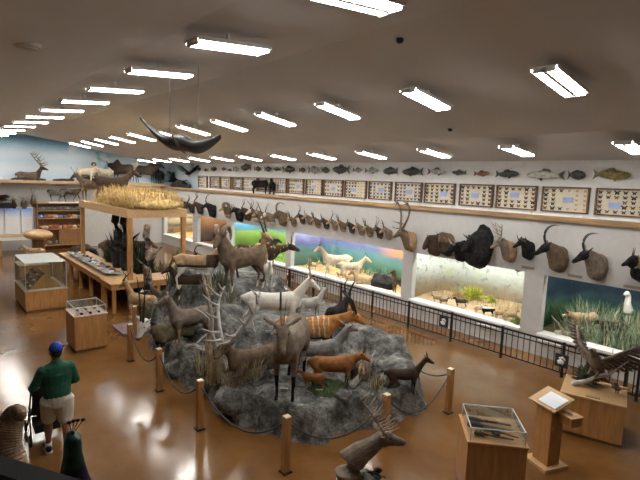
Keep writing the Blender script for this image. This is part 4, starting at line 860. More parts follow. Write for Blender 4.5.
# desert diorama plants and animals
def bush(i, px, py, r, m, label, n=240):
    P = dpos(i, px, py); g = G()
    for _ in range(n):
        d = Vector((random.gauss(0, 1), random.gauss(0, 1), abs(random.gauss(0, 1)) + .15)).normalized() * r * random.uniform(.6, 1.05)
        g.blade((d.x * .2, d.y * .2, d.z * .1), (d.x, d.y, d.z), r * .045, 0)
    o = g.obj('bush', m, None, False); o.location = P; tag(o, label, 'bush', 'bushes in the pale desert diorama')
m_yg = mat('yellow_green_leaf', (0.52, 0.55, 0.10), .7, .2, 8); m_ol = mat('olive_leaf', (0.36, 0.38, 0.13), .7, .2, 8)
bush(1, 422, 286, .26, m_yg, 'round yellow-green bush at the left of the desert diorama'); bush(1, 473, 297, .52, m_yg, 'largest yellow-green bush in the middle of the desert diorama', 420); bush(1, 491, 292, .28, m_yg, 'yellow-green bush right of the largest desert bush')
bush(1, 459, 296, .34, mat('dry_tan_leaf', (0.48, 0.34, 0.20), .8, .2, 8), 'tan dry bush left of the largest desert bush'); bush(1, 518, 325, .30, m_ol, 'olive tan bush at the right end of the desert diorama')
for (px, py, nm, L_, S, mm) in ((437, 304, 'mounted_quail', 'small tan animal left of centre on the desert sand', .24, 'tan'), (444, 301, 'mounted_prairie_dog', 'small brown upright animal beside the tan dry desert bush', .22, 'brown'), (461, 303, 'mounted_black_armadillo', 'dark grey animal under the tan dry desert bush', .30, 'dark'), (480, 309, 'mounted_coyote_pup', 'small sandy animal right of the largest desert bush', .26, 'sand'),
                            (487, 320, 'mounted_skunk', 'black and white animal lying at the front of the desert sand', .30, 'black'), (500, 318, 'mounted_jackrabbit', 'tan long-eared animal right of the black and white one', .26, 'tan'), (510, 324, 'mounted_lynx', 'sandy brown animal near the right end of the desert sand', .32, 'sand')):
    D(1, px, py, nm, L_, 180 if px % 2 else 10, S, dict(m=[mm, 'white'], zone=(lambda x, y, z: 1 if z > .86 else 0) if mm == 'black' else z_belly(), head=(.62, 1.12), ear=.8 if 'rabbit' in nm else .4, bulk=1.4, leg=1.3, tail=.5, tw=2))
def bird(name, label, loc, ang, S, m, spread=0.9, cat='bird', lift=.5, group=None, tilt=0):
    t = thing(name, label, cat, loc, hd(ang), group); g = G()
    g.tube([(-.30 * S, 0, 0), (-.1 * S, 0, .03 * S), (.12 * S, 0, .06 * S), (.26 * S, 0, .12 * S), (.36 * S, 0, .13 * S)], [.03 * S, .11 * S, .12 * S, .07 * S, .06 * S], 10)
    g.ball((.37 * S, 0, .14 * S), .065 * S); g.tube([(-.25 * S, 0, 0), (-.55 * S, 0, -.03 * S)], [(.05 * S, .02 * S), (.14 * S, .012 * S)], 8)
    remesh(g, 'body', .02 * S, F_[m] if isinstance(m, str) else m, None, 3, t)
    for k in (-1, 1):
        g = G(); N = 12
        for j in range(N):      # feathered wing: overlapping flat feathers
            u = j / (N - 1); bx_ = .15 * S - .1 * S * u; by = k * S * (.08 + spread * .75 * u); bz = .08 * S + lift * S * (u ** 1.2) * .6
            a = .25 + .9 * u; L_ = S * (.34 + .16 * math.sin(PI * min(1, u * 1.15)))
            d = Vector((-math.cos(a * .9), k * math.sin(a * .9), lift * .35 * u)) * L_
            g.tube([(bx_, by, bz), Vector((bx_, by, bz)) + d * .6, Vector((bx_, by, bz)) + d], [(.09 * S, .018 * S), (.10 * S, .012 * S), (.06 * S, .008 * S)], 6)
        g.tube([(.15 * S, k * .08 * S, .08 * S), (.22 * S, k * S * (.08 + spread * .4), .08 * S + lift * S * .22), (.06 * S, k * S * (.08 + spread * .78), .08 * S + lift * S * .62)], [(.05 * S, .035 * S), (.05 * S, .03 * S), (.02 * S, .015 * S)], 8)
        g.obj('wing', F_[m] if isinstance(m, str) else m, t)
    g = G(); g.tube([(.42 * S, 0, .14 * S), (.49 * S, 0, .12 * S), (.50 * S, 0, .09 * S)], [.025 * S, .016 * S, .006 * S], 6); g.obj('beak', m_horn, t)
    for k in (-1, 1):
        g = G(); g.tube([(.02 * S, k * .06 * S, -.04 * S), (.05 * S, k * .07 * S, -.18 * S), (.10 * S, k * .07 * S, -.20 * S)], [.035 * S, .018 * S, .012 * S], 6); g.obj('leg', m_hornb, t)
    return t
P = onY(518, 270, -13.0); bird('mounted_hawk', 'small dark hawk flying at upper right of the desert diorama', (P[0], -13.0, P[2] - .02), 180, .38, 'dark', .7)
# information panels on the railing side of the dioramas
m_pan = mat('information_panel_print', (0.70, 0.71, 0.70), .5, .10, 14); m_pand = mat('dark_picture_print', (0.03, 0.03, 0.035), .5, .1)
PG = 'information panels below the diorama windows'
for (px, py, w, L_) in ((421, 307, .50, 'left one below the desert diorama'), (489, 329, .62, 'right one below the desert diorama'), (552, 346, .62, 'left one below the night diorama'), (578, 352, .50, 'second one below the night diorama'), (340, 287, .5, 'one below the purple plains diorama')):
    P = onY(px, py, YW + .22); g = G(); g.box((0, 0, 0), (w, .02, .26), 0, R=Matrix.Rotation(math.radians(-35), 3, 'X'))
    g.tube([(-w * .3, -.06, -.05), (-w * .3, -.25, -.09)], .012, 6); g.tube([(w * .3, -.06, -.05), (w * .3, -.25, -.09)], .012, 6)
    o = g.obj('information_panel', m_pan); o.location = (P[0], YW + .24, min(P[2], .55)); tag(o, 'tilted white information panel, ' + L_, 'sign', PG)
for (px, py, L_) in ((444, 322, 'square dark animal picture hanging on the railing below the desert diorama'), (562, 361, 'square dark animal picture hanging on the railing below the night diorama')):
    P = onY(px, py, -11.26); t = thing('picture_panel', L_, 'sign', (P[0], -11.24, P[2] - .14))
    g = G(); g.bx(-.15, .15, -.008, .008, 0, .30); g.obj('board', m_pand, t)
    g = G(); g.tube([(-.05, .012, .10), (.02, .012, .13), (.08, .012, .10)], [(.045, .008), (.06, .008), (.04, .008)], 8, up=(0, 1, 0)); g.tube([(-.08, .012, .18), (-.02, .012, .23), (.06, .012, .20)], [(.02, .006), (.03, .006), (.02, .006)], 8, up=(0, 1, 0)); g.obj('pale_animal_motif', m_paper, t)
# ================================================================ far wall and its ledge
def onfar(px, py, d=.3): P = onX(px, py, XF - d); return (P[0], max(P[1], YW + .35), P[2])
GF = 'animals on the far ledge'
def FA(px, name, label, ang, S, sp): P = onfar(px, 178, .5); return animal(name, label, 'mounted animal', (P[0], P[1], FZ), ang, S, sp, GF)
FA(29, 'mounted_elk', 'brown elk with tall antlers resting on the far ledge at left', 15, 1.0, dict(m=['brown', 'tan', 'dark'], zone=lambda x, y, z: 2 if x > .4 else 0, lie=True, head=(.62, 1.18), pitch=-8, horn='elk', hs=1.2, hornmat=m_hornb, vox=.03))
FA(87, 'mounted_white_bear', 'cream-coloured bear walking on the far ledge', 0, .80, dict(m=['cream'], bulk=1.7, leg=1.7, tail=0, head=(.78, .92), ear=.2, neck=1.5, vox=.03, headw=1.1))
FA(104, 'mounted_cream_sheep', 'cream thick-coated animal right of the cream-coloured bear on the far ledge', 200, .80, dict(m=['cream', 'grey'], bulk=1.5, horn='ram', hornmat=m_hornb, neck=1.3, vox=.03, zone=z_legs(.3)))
FA(123, 'mounted_musk_ox', 'dark shaggy animal above the thatched hut roof on the far ledge', 180, 1.1, dict(m=['dark', 'black'], bulk=1.7, hump=.2, horn='bison', neck=1.6, head=(.7, .95), vox=.03))
FA(146, 'mounted_moose', 'large black-brown bull standing on the far ledge behind the thatch', 0, 1.1, dict(m=['dark', 'black'], bulk=1.4, hump=.15, horn='caribou', hs=.6, neck=1.4, head=(.78, 1.05), vox=.03))
FA(160, 'mounted_black_bear', 'rounded black bear sitting on the far ledge right of the bull', 270, .80, dict(m=['black'], bulk=1.8, leg=1.7, tail=0, head=(.55, 1.15), ear=.25, neck=1.5, len=.7, vox=.03, headw=1.2))
P = onY(172, 175, -12.5); P[0] += .3; bird('mounted_eagle', 'dark bird with raised wings on the far ledge right of the sitting bear', (P[0] - .3, P[1], SHZ + .35), 0, .9, 'black', .5, lift=.9)
P = onY(187, 174, -12.45); bird('mounted_flying_eagle', 'dark eagle diving along the blue mural by the hall corner', (P[0] - .2, P[1], P[2]), 60, .9, 'black', .8, lift=.7)
P = onY(183, 180, -12.45); bird('mounted_perched_eagle', 'small dark bird under the diving eagle on the far ledge', (P[0], P[1], SHZ + .35), 90, .6, 'dark', .25, lift=.2)
m_drock = mat('dark_ledge_rock', (0.035, 0.035, 0.035), .9, .3, 6, bump=.5)
for (a, b, h, L_) in ((10, 46, .16, 'long dark rock under the resting elk on the far ledge'), (52, 74, .22, 'low dark rock between elk and cream-coloured bear'), (76, 112, .40, 'dark rock slab below the cream-coloured bear')):
    y0, y1 = onfar(a, 178, .3)[1], onfar(b, 180, .3)[1]; g = G(); g.ball((0, 0, h * .35), (.28, abs(y1 - y0) / 2, h * .6), 0, 40, 16)
    g.v = [(x * (1 + .3 * mnoise.noise((y * 2, z * 3, a))), y, max(0, z * (1 + .8 * mnoise.noise((y * 1.6, x, a * 1.7))))) for x, y, z in g.v]
    o = g.obj('ledge_rock', m_drock); o.location = (XF - .42, (y0 + y1) / 2, FZ); tag(o, L_, 'rock')
g = G(); g.ball((0, 0, .1), (1.5, .2, .24), 0, 40, 16); g.v = [(x, y * (1 + .3 * mnoise.noise((x * 2, z * 3, 4))), max(0, z * (1 + .9 * mnoise.noise((x * 1.6, y, 5.1))))) for x, y, z in g.v]; o = g.obj('ledge_rock', m_drock); o.location = (28.2, -12.55, SHZ); tag(o, 'dark rocks under the black birds by the hall corner', 'rock')
def FW(px, py, name, label, S, sp):      # mounts on the far wall
    P = onX(px, py, XF); t = mount(name, label, 'head mount', 0, 0, S, sp, 'head mounts on the far wall', y=0); t.location = (XF - .005, P[1], P[2]); t.rotation_euler = (0, 0, PI / 2); return t
FW(14, 204, 'dark_head_mount', 'small dark head mount on the far wall between the pedestal bird and the pale heads', .40, dict(m=['dark'], horn='short', neck=.8))
FW(24, 203, 'pale_deer_head_mount', 'grey-tan head with spread ears, middle one above the blue panels', .46, dict(m=['greybrown', 'cream'], horn='short', hs=.6, neck=.9, ear=.8))
FW(33.5, 201, 'tall_horned_head_mount', 'grey-tan head with tall thin horns above the right blue panel', .46, dict(m=['greybrown', 'tan'], horn='long', hs=.7, neck=.85))
P = onfar(64, 202, .35)
g = G(); y0, y1 = onfar(48, 203, .3)[1], onfar(80, 203, .3)[1]; g.bx(XF - .55, XF, y1, y0, P[2] - .05, P[2]); solo(g, 'wall_shelf', m_white, 'white shelf on the far wall carrying the running grey animals', 'shelf')
animal('mounted_wolf', 'grey bushy-tailed wolf running on the far wall shelf', 'mounted animal', (XF - .3, onfar(57, 200)[1], P[2]), 0, .72, dict(m=['grey', 'dark'], zone=z_legs(.5), head=(.78, .95), tail=.5, tw=3, ear=.4, len=1.15, vox=.03, stride=.2), GF)
animal('mounted_wolf', 'sandy-grey wolf leading the other on the far wall shelf', 'mounted animal', (XF - .35, onfar(71, 200)[1], P[2]), 0, .78, dict(m=['olive', 'dark'], zone=z_legs(.5), head=(.78, .98), tail=.4, tw=3, ear=.4, len=1.15, vox=.03, stride=.2), GF)
P = onfar(4, 206, .3); g = G(); g.bx(XF - .7, XF, P[1] - .35, P[1] + .9, P[2] - .1, P[2] + .15); solo(g, 'black_wall_bracket', m_blackm, 'black bracket shelf on the far wall at the left edge', 'shelf')
bird('mounted_pheasant', 'dark bird on the black bracket at the left edge', (XF - .4, P[1] + .1, P[2] + .33), 200, .9, 'dark', .3, lift=.3)
# blue panels
bluep = painting('blue_sky_panel', [(0, (0.55, 0.52, 0.50)), (.2, (0.30, 0.40, 0.60)), (.45, (0.08, 0.20, 0.62)), (.75, (0.14, 0.32, 0.72)), (1, (0.50, 0.68, 0.88))], 1.0, 2.4, .12, 1.5)
for (a, b, L_) in ((-9, 3.5, 'leftmost backlit blue picture panel on the far wall'), (5.5, 20, 'wide backlit blue picture panel in the middle of the three'), (21.5, 32, 'right backlit blue picture panel next to the tall shelf')):
    y1, y0 = onX(a, 222, XF)[1], onX(b, 222, XF)[1]; zt, zb = onX(b, 208, XF)[2], onX(b, 235, XF)[2]
    t = thing('blue_picture_box', L_, 'picture', (XF - .02, (y0 + y1) / 2, zb), 0, 'blue display panels'); w = (y1 - y0) / 2; h = zt - zb
    g = G(); g.bx(-.06, .01, -w, w, -.06, 0); g.bx(-.06, .01, -w, w, h, h + .06); g.bx(-.06, .01, -w - .05, -w, -.06, h + .06); g.bx(-.06, .01, w, w + .05, -.06, h + .06); g.obj('frame', m_white, t)
    m2 = bpy.data.materials.get('lit_blue') or bluep; g = G(); g.bx(-.02, .0, -w, w, 0, h); o = g.obj('picture', bluep, t)
b_ = bluep.node_tree.nodes['Principled BSDF']; src = b_.inputs['Base Color'].links[0].from_socket
bluep.node_tree.links.new(src, b_.inputs['Emission Color']); b_.inputs['Emission Strength'].default_value = .16
# tall display shelf on the far wall
y1, y0 = onX(38, 220, XF - .5)[1], onX(82, 220, XF - .5)[1]; zt = onX(60, 203, XF - .5)[2]
t = thing('display_shelf', 'wide brown shelf unit of colourful rock samples against the far wall', 'shelf', (XF - .3, (y0 + y1) / 2, 0)); w = (y1 - y0) / 2
g = G(); g.bx(.24, .28, -w, w, 0, zt); g.bx(-.28, .28, -w - .04, -w, 0, zt); g.bx(-.28, .28, w, w + .04, 0, zt); g.obj('carcass', m_oakd, t)
for k, z in enumerate((.25, 1.15, 1.75, zt - .42, zt)): g = G(); g.bx(-.28, .24, -w, w, z - .035, z); g.obj('shelf', m_oak, t)
g = G(); g.bx(-.26, -.22, -w, w * .1, .25, 1.1); g.obj('brown_panel', m_oakd, t)
sc = [mat('rock_sample_%s' % n, c, .6, .2) for n, c in (('rust', (0.40, 0.15, 0.06)), ('cream', (0.62, 0.52, 0.38)), ('blue', (0.22, 0.28, 0.55)), ('grey', (0.20, 0.20, 0.19)), ('green', (0.12, 0.17, 0.11)))]
for z, n, pal in ((1.15, 9, (0, 1, 0)), (1.75, 9, (2, 1, 0, 3)), (zt - .42, 14, (3, 4)), (.25, 6, (3, 3, 1))):
    for k in range(n):
        g = G(); r = random.uniform(.09, .15); g.ball((0, 0, r * .7), (r, r * random.uniform(.9, 1.6), r * .95), 0, 12, 8); g.v = [tuple(Vector(v) * (1 + .25 * mnoise.noise(Vector(v) * 12 + Vector((k, z, 0))))) for v in g.v]
        yy_ = -w + (2 * w) * (k + .5) / n
        if z < .5 and yy_ < w * .15: continue
        o = g.obj('rock_sample', sc[pal[k % len(pal)]]); o.location = (XF - .34, (y0 + y1) / 2 + yy_, z)
        tag(o, '%s rock sample from the right on the %s shelf of the far shelf unit' % (ORD[k], {1.15: 'second', 1.75: 'third', .25: 'lowest'}.get(z, 'upper')), 'rock', 'rock samples on the far shelf unit')
# ================================================================ hut, tables and cases at the back
m_thatch = mat('straw_thatch', (0.56, 0.40, 0.17), .85, .22, 10)
hx0, hx1, hy0, hy1 = 15.5, 21.1, -7.0, -5.2
hut = thing('thatched_hut', 'open wooden hut frame with a shaggy straw thatch roof', 'hut', ((hx0 + hx1) / 2, (hy0 + hy1) / 2, 0))
ox, oy = (hx0 + hx1) / 2, (hy0 + hy1) / 2
for x in (hx0, hx1):
    for y in (hy0, hy1): g = G(); g.bx(x - ox - .07, x - ox + .07, y - oy - .07, y - oy + .07, 0, 2.97); g.obj('post', m_oak, hut)
for (a, b, c, d) in ((hx0 - .1, hx1 + .1, hy0 - .1, hy0 + .04), (hx0 - .1, hx1 + .1, hy1 - .04, hy1 + .1), (hx0 - .1, hx0 + .04, hy0 + .04, hy1 - .04), (hx1 - .04, hx1 + .1, hy0 + .04, hy1 - .04)):
    g = G(); g.bx(a - ox, b - ox, c - oy, d - oy, 2.95, 3.22); g.obj('roof_beam', m_oak2, hut)
g = G(); g.bx(hx0 - ox, hx1 - ox, hy0 - oy, hy1 - oy, 3.10, 3.16)
tx0 = hx0 - .15; tx1 = hx1 - 1.7
g.tube([(tx0 - ox, 0, 3.35), (tx0 + .5 - ox, 0, 3.5), (tx1 - .7 - ox, 0, 3.5), (tx1 - ox, 0, 3.3)], [(.75, .15), (.8, .26), (.8, .26), (.6, .15)], 14)
for _ in range(4200):
    x = random.uniform(tx0 - ox, tx1 - ox); v = random.uniform(-1, 1); y = v * .86; z = 3.22 + .40 * math.sqrt(max(0, 1 - v ** 4)) * random.uniform(.0, 1)
    g.blade((x, y, z), (x + random.gauss(0, .07), y + v * .06 + random.gauss(0, .05), z + random.uniform(.12, .42)), .012)
o = g.obj('thatch', m_thatch, hut, False); o['kind'] = 'stuff'
for (px, py, ang, S, nm, L_, sp) in ((100, 211, 170, .95, 'mounted_brown_deer', 'brown deer at the left end of the hut roof beam', dict(m=['brown', 'tan'], zone=z_belly(), head=(.72, 1.12), horn='deer', hs=.7)),
                                     (113, 209, 10, 1.1, 'mounted_dark_deer', 'darker deer beside the thatch on the hut roof', dict(m=['dark', 'brown'], zone=z_belly(), head=(.72, 1.14), horn='deer', hs=.8))):
    P = fl(px, py, 3.2); animal(nm, L_, 'mounted animal', (hx1 - .55 - (.5 if nm.endswith('dark_deer') else 0), hy1 - .25 - (.6 if nm.endswith('dark_deer') else 0), 3.16), ang, S, sp, 'deer on the hut roof')
# L-shaped display table round the hut
def table(name, label, x0, x1, y0, y1, z, legs, brace=True):
    t = thing(name, label, 'display table', ((x0 + x1) / 2, (y0 + y1) / 2, 0)); cx, cy = (x0 + x1) / 2, (y0 + y1) / 2; hx, hy = (x1 - x0) / 2, (y1 - y0) / 2
    g = G(); g.bx(-hx, hx, -hy, hy, z - .20, z - .02); g.obj('apron', m_oak, t)
    g = G(); g.bx(-hx - .03, hx + .03, -hy - .03, hy + .03, z - .02, z); g.obj('tabletop', m_oak2, t)
    for lx, ly in legs: g = G(); g.bx(lx - cx - .05, lx - cx + .05, ly - cy - .05, ly - cy + .05, 0, z - .20); g.obj('leg', m_oak, t)
    if brace: g = G(); g.bx(-hx + .1, hx - .1, -hy + .06, -hy + .10, .10, z - .2); g.obj('back_panel', m_oakd, t)
    return t
table('display_table', 'long oak specimen table along the left side of the thatched hut', 16.3, 22.2, -5.65, -4.55, .95, [(x, y) for x in (16.5, 17.9, 19.3, 20.7, 22.0) for y in (-4.65, -5.5)])
table('display_table', 'oak specimen table across the near end of the thatched hut', 15.1, 16.2, -7.6, -4.5, .95, [(x, y) for x in (15.2, 16.1) for y in (-4.6, -6.0, -7.5)])
m_shg = mat('grey_specimen_print', (0.42, 0.44, 0.44), .25, .35, 9)
for i in range(6):
    g = G(); x = 16.75 + .88 * i; g.box((0, 0, 0), (.74, .62, .05), 0, R=Matrix.Rotation(math.radians(9), 3, 'X'))
    o = g.obj('specimen_tray', m_shg); o.location = (x, -4.98, 1.035); tag(o, '%s glossy grey specimen tray from the near corner of the long hut table' % ORD[i], 'tray', 'trays on the hut table')
    for k in range(3):
        g = G(); g.ball((0, 0, .03), (random.uniform(.05, .12), random.uniform(.05, .1), .035), 0, 10, 6); o = g.obj('specimen', [m_paper, m_blackm, sc[0]][(k + i) % 3]); o.location = (x - .22 + .22 * k, -4.98 + random.uniform(-.15, .15), 1.06)
        tag(o, '%s specimen on the %s grey tray from the near table corner' % (ORD[k], ORD[i]), 'specimen', 'specimens on the hut table')
# greenery and animals inside and around the hut
m_dgreen = mat('dark_green_leaf', (0.030, 0.042, 0.022), .7, .3, 8); m_dtrunk = mat('dark_trunk_bark', (0.030, 0.024, 0.02), .9, .3, 6, bump=.6); m_spot = mat('mottled_pale_bark', (0.16, 0.115, 0.085), .8, .8, 5, bump=.5, stretch=(1, 1, 1.6))  # very dark green foliage, near-black bark, mottled bark
def leafy(name, label, x, y, z, r, h, n, m, cat='bush'):
    g = G()
    for _ in range(n):
        d = Vector((random.gauss(0, 1), random.gauss(0, 1), abs(random.gauss(0, 1)))).normalized(); d = Vector((d.x * r, d.y * r, d.z * h)); b = d * random.uniform(.15, .7)
        g.blade(b, d * random.uniform(.8, 1.1) + Vector((random.gauss(0, .06), random.gauss(0, .06), random.gauss(0, .05))), .035)
    o = g.obj(name, m, None, False); o.location = (x, y, z); tag(o, label, cat)
leafy('dark_shrub', 'dark leafy shrub at the left half of the hut', 19.0, -6.1, .0, .85, 2.5, 620, m_dgreen)
leafy('dark_shrub', 'dark leafy shrub by the black trunks in the hut', 17.2, -6.2, .0, .65, 2.0, 480, m_dgreen)
leafy('dark_shrub', 'low olive shrub near the front post of the hut', 16.6, -6.7, .0, .4, 1.3, 220, mat('olive_brown_leaf', (0.14, 0.10, 0.035), .8, .3, 8))  # olive-brown foliage colour
leafy('dark_shrub', 'grey scrub heap behind the gazelles at the right of the hut', 14.6, -7.3, 0, .6, 1.35, 300, mat('grey_green_scrub', (0.12, 0.13, 0.08)))
def trunk(label, px, X, y_img_top, r, m, name='bare_tree', z1=3.0):
    P = onX(px, 260, X); y = P[1]; N = 9
    pts = [(.08 * math.sin(i * 1.3), .07 * math.cos(i * 1.7), z1 * i / (N - 1)) for i in range(N)]; g = G(); g.tube(pts, [r * (1.15 - .35 * i / (N - 1)) for i in range(N)], 12)
    for k in range(4):
        i = 3 + k; b = Vector(pts[i]); a = k * 2.1; d = Vector((math.cos(a), math.sin(a), .9)) * .45; g.tube([b, b + d * .6, b + d], [r * .5, r * .3, r * .12], 8)
    o = g.obj(name, m); o.location = (X, y, 0); tag(o, label, 'tree')
trunk('left black tree trunk standing inside the hut', 117.5, 17.9, 215, .17, m_dtrunk); trunk('right black tree trunk standing inside the hut', 125.5, 17.2, 215, .15, m_dtrunk)
trunk('mottled pale and dark twisted trunk in front of the hut', 148, 14.9, 222, .13, m_spot, z1=2.75)
animal('mounted_brown_bear', 'dark brown bear walking beside the left end of the hut table', 'mounted animal', (22.9, -5.6, 0), 330, 1.05, dict(m=['dark', 'black'], zone=lambda x, y, z: 1 if x > .7 else 0, bulk=1.7, leg=1.7, tail=0, head=(.78, .9), ear=.25, neck=1.5, hump=.1, headw=1.2))
animal('mounted_brown_cow', 'brown antelope with lowered head inside the left half of the hut', 'mounted animal', (19.9, -6.3, .45), 15, 1.25, dict(m=['brown', 'dark'], zone=z_legs(.5), bulk=1.3, head=(.86, .88), horn='lyre'))
g = G(); g.bx(-1.3, 1.3, -.55, .55, 0, .45); g.v = [(x + .06 * mnoise.noise((x, y, z)), y, z) for x, y, z in g.v]; o = g.obj('low_plinth', m_oakd); o.location = (19.9, -6.3, 0); tag(o, 'low brown plinth under the brown antelope inside the hut', 'plinth')
P = fl(122, 318, 0)
animal('mounted_tan_gazelle', 'tan gazelle with ringed horns standing right in front of the hut table corner', 'mounted animal', (13.9, -5.0, 0), 160, .88, dict(m=['tan', 'cream'], zone=z_belly(), head=(.66, 1.24), horn='spiral', hs=.9))
animal('mounted_striped_gazelle', 'dark gazelle with white-marked face near the mottled trunk', 'mounted animal', (13.75, -5.85, .0), 200, .9, dict(m=['brown', 'white', 'black'], zone=z_oryx, head=(.74, 1.14), horn='straight', hs=.9, pitch=-35))
animal('mounted_goat', 'small pale goat behind the left back rocks by the right hut post', 'mounted animal', (14.7, -6.55, 0), 300, .75, dict(m=['palegrey', 'dark'], zone=z_legs(.4), head=(.64, 1.18), horn='ibex', hs=.7))
animal('mounted_zebra', 'black and white striped animal behind the rock near the red rock diorama', 'mounted animal', (16.2, -8.9, 0), 195, 1.15, dict(m=['white', 'black'], zone=lambda x, y, z: 1 if (math.sin(x * 32 + 2 * math.sin(z * 5)) > .15 if z > .5 else math.sin(z * 40) > .2) else 0, head=(.80, 1.14), neck=1.3, bulk=1.2, ear=.4, muz=1.3, vox=.024))
animal('mounted_black_goat', 'black goat between the zebra and the savannah diorama', 'mounted animal', (18.3, -9.6, 0), 190, .95, dict(m=['black'], head=(.7, 1.1), horn='ibex', hs=.8, bulk=1.2))
g = G(); g.bx(-.5, .5, -.8, .8, 0, .08); o = g.obj('round_mat', mat('mauve_carpet', (0.22, 0.15, 0.16), .95, .1)); o.location = (13.3, -4.9, 0); tag(o, 'flat mauve base board under the gazelles by the hut', 'base')
# big glass case
def box_case(name, label, cat, c, d, ztop, zg, wood, rz=0.0, top=None, lip=True, inset=.02):
    t = thing(name, label, cat, (c[0], c[1], 0), rz); x, y = d[0] / 2, d[1] / 2
    g = G(); g.bx(-x, x, -y, y, .06, ztop - .025); g.obj('cabinet', wood, t)
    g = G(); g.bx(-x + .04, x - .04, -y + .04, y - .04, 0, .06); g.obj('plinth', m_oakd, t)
    g = G(); g.bx(-x - .015, x + .015, -y - .015, y + .015, ztop - .025, ztop); g.obj('top_edge', top or m_oak2, t)
    if zg:
        a, b = x - inset, y - inset; k = .006; hh = zg - ztop
        for nm, q in (('glass_side', (-a, -a + k, -b, b)), ('glass_side', (a - k, a, -b, b)), ('glass_side', (-a, a, -b, -b + k)), ('glass_side', (-a, a, b - k, b))):
            g = G(); g.bx(*q, ztop, zg - k); g.obj(nm, m_glass, t)
        g = G(); g.bx(-a, a, -b, b, zg - k, zg); g.obj('glass_top', m_glass, t)
        e = .006; g = G()
        for sx_ in (-1, 1):
            for sy_ in (-1, 1): g.bx(sx_ * a - e, sx_ * a + e, sy_ * b - e, sy_ * b + e, ztop, zg)
            g.bx(sx_ * a - e, sx_ * a + e, -b, b, zg - e, zg + e); g.bx(-a, a, sx_ * b - e, sx_ * b + e, zg - e, zg + e)
        g.obj('glass_edges', mat('polished_acrylic_edge', (0.62, 0.66, 0.66), .15, 0, spec=.7), t)
    return t
c = box_case('glass_display_case', 'large glass case of rows of shells on an oak cabinet at left', 'display case', (17.6, -3.02), (2.0, 1.16), .66, 1.52, m_oak)
g = G(); g.bx(-.98, .98, -.56, .56, 1.515, 1.53); g.obj('frosted_lid', mat('pale_frosted_glass', (0.62, 0.65, 0.62), .25, .02), c)
g = G(); g.prism([(-.46, 0), (.46, 0), (.02, .46), (-.02, .46)], -.8, .8); g.v = [(z, x, y + .66) for x, y, z in g.v]; o = g.obj('shell_rack', m_oak); o.location = (17.6, -3.02, 0); o.data.transform(Matrix.Translation((0, 0, -.66))); o.location.z = .66; tag(o, 'wooden ridge-shaped rack inside the large glass case', 'rack')
for r in range(3):
    for k in range(8):
        g = G(); g.tube([(-.05, 0, .03), (0, 0, .04), (.06, 0, .03)], [.02, .04, .012], 8); o = g.obj('shell', [m_paper, sc[1], F_['tan']][(k * 2 + r) % 3]); yy_ = .40 - .13 * r
        o.location = (17.6 - .7 + .2 * k, -3.02 + yy_, .66 + (.46 - yy_) * 1.05 + .015); o.rotation_euler = (0, 0, k)
        tag(o, '%s shell from left in the %s rack row, large glass case' % (ORD[7 - k], ['lowest', 'middle', 'upper'][r]), 'shell', 'shells in the large glass case')
g = G(); g.bx(-.9, .9, -.02, .02, 0, .03); o = g.obj('label_strip', m_paper); o.rotation_euler = (0, 0, PI / 2); o.scale = (.55, 1, 1); o.location = (16.68, -3.02, .66); tag(o, 'white label strip along the front edge inside the large glass case', 'label')
animal('mounted_lynx', 'sandy spotted cat standing beyond the large glass case', 'mounted animal', (21.4, -3.5, .75), 190, .6, dict(m=['sand', 'dark'], zone=z_spots, head=(.64, 1.06), bulk=1.2, leg=1.3, ear=.4, tail=.4, horn=None))
box_case('oak_plinth', 'low oak plinth box beyond the large glass case', 'plinth', (21.4, -3.4), (1.2, 1.0), .75, None, m_oak)
t = table('white_counter', 'long white-fronted counter under the blue panels at the far left', 28.4, 29.6, -4.9, 1.0, 1.0, [(28.5, y) for y in (-4.8, -3.2, -1.6)], False)
t.children[0].data.materials[0] = m_white; t['category'] = 'counter'
g = G(); g.ball((0, 0, 0), (.9, .55, .22), 0, 20, 10); o = g.obj('driftwood_slab', m_oak2); o.location = (23.4, -4.0, 1.62); tag(o, 'orange-tan rounded slab on a post by the tall shelf', 'slab'); g = G(); g.cyl((0, 0, 0), (0, 0, 1.45), .25, 12); o = g.obj('slab_post', m_oakd); o.location = (23.4, -4.0, 0); tag(o, 'dark post under the rounded orange-tan slab', 'post')
# small case with a sloping lid
c = box_case('specimen_case', 'small oak specimen cabinet with a glass lid beyond the man', 'display case', (12.62, -3.15), (.86, .74), .90, 1.10, m_oak, top=mat('pinkish_case_lining', (0.62, 0.40, 0.30), .5, .15, 12))
for k in range(12):
    g = G(); g.ball((0, 0, .02), (random.uniform(.03, .07), random.uniform(.03, .05), .025), 0, 10, 6); o = g.obj('mineral', [m_blackm, m_paper, sc[0], sc[3]][k % 4]); o.location = (12.62 - .30 + .2 * (k % 4), -3.15 - .22 + .2 * (k // 4), .90)
    tag(o, '%s mineral in the %s row inside the small oak specimen cabinet' % (ORD[k % 4], ORD[k // 4]), 'mineral', 'minerals in the small specimen cabinet')
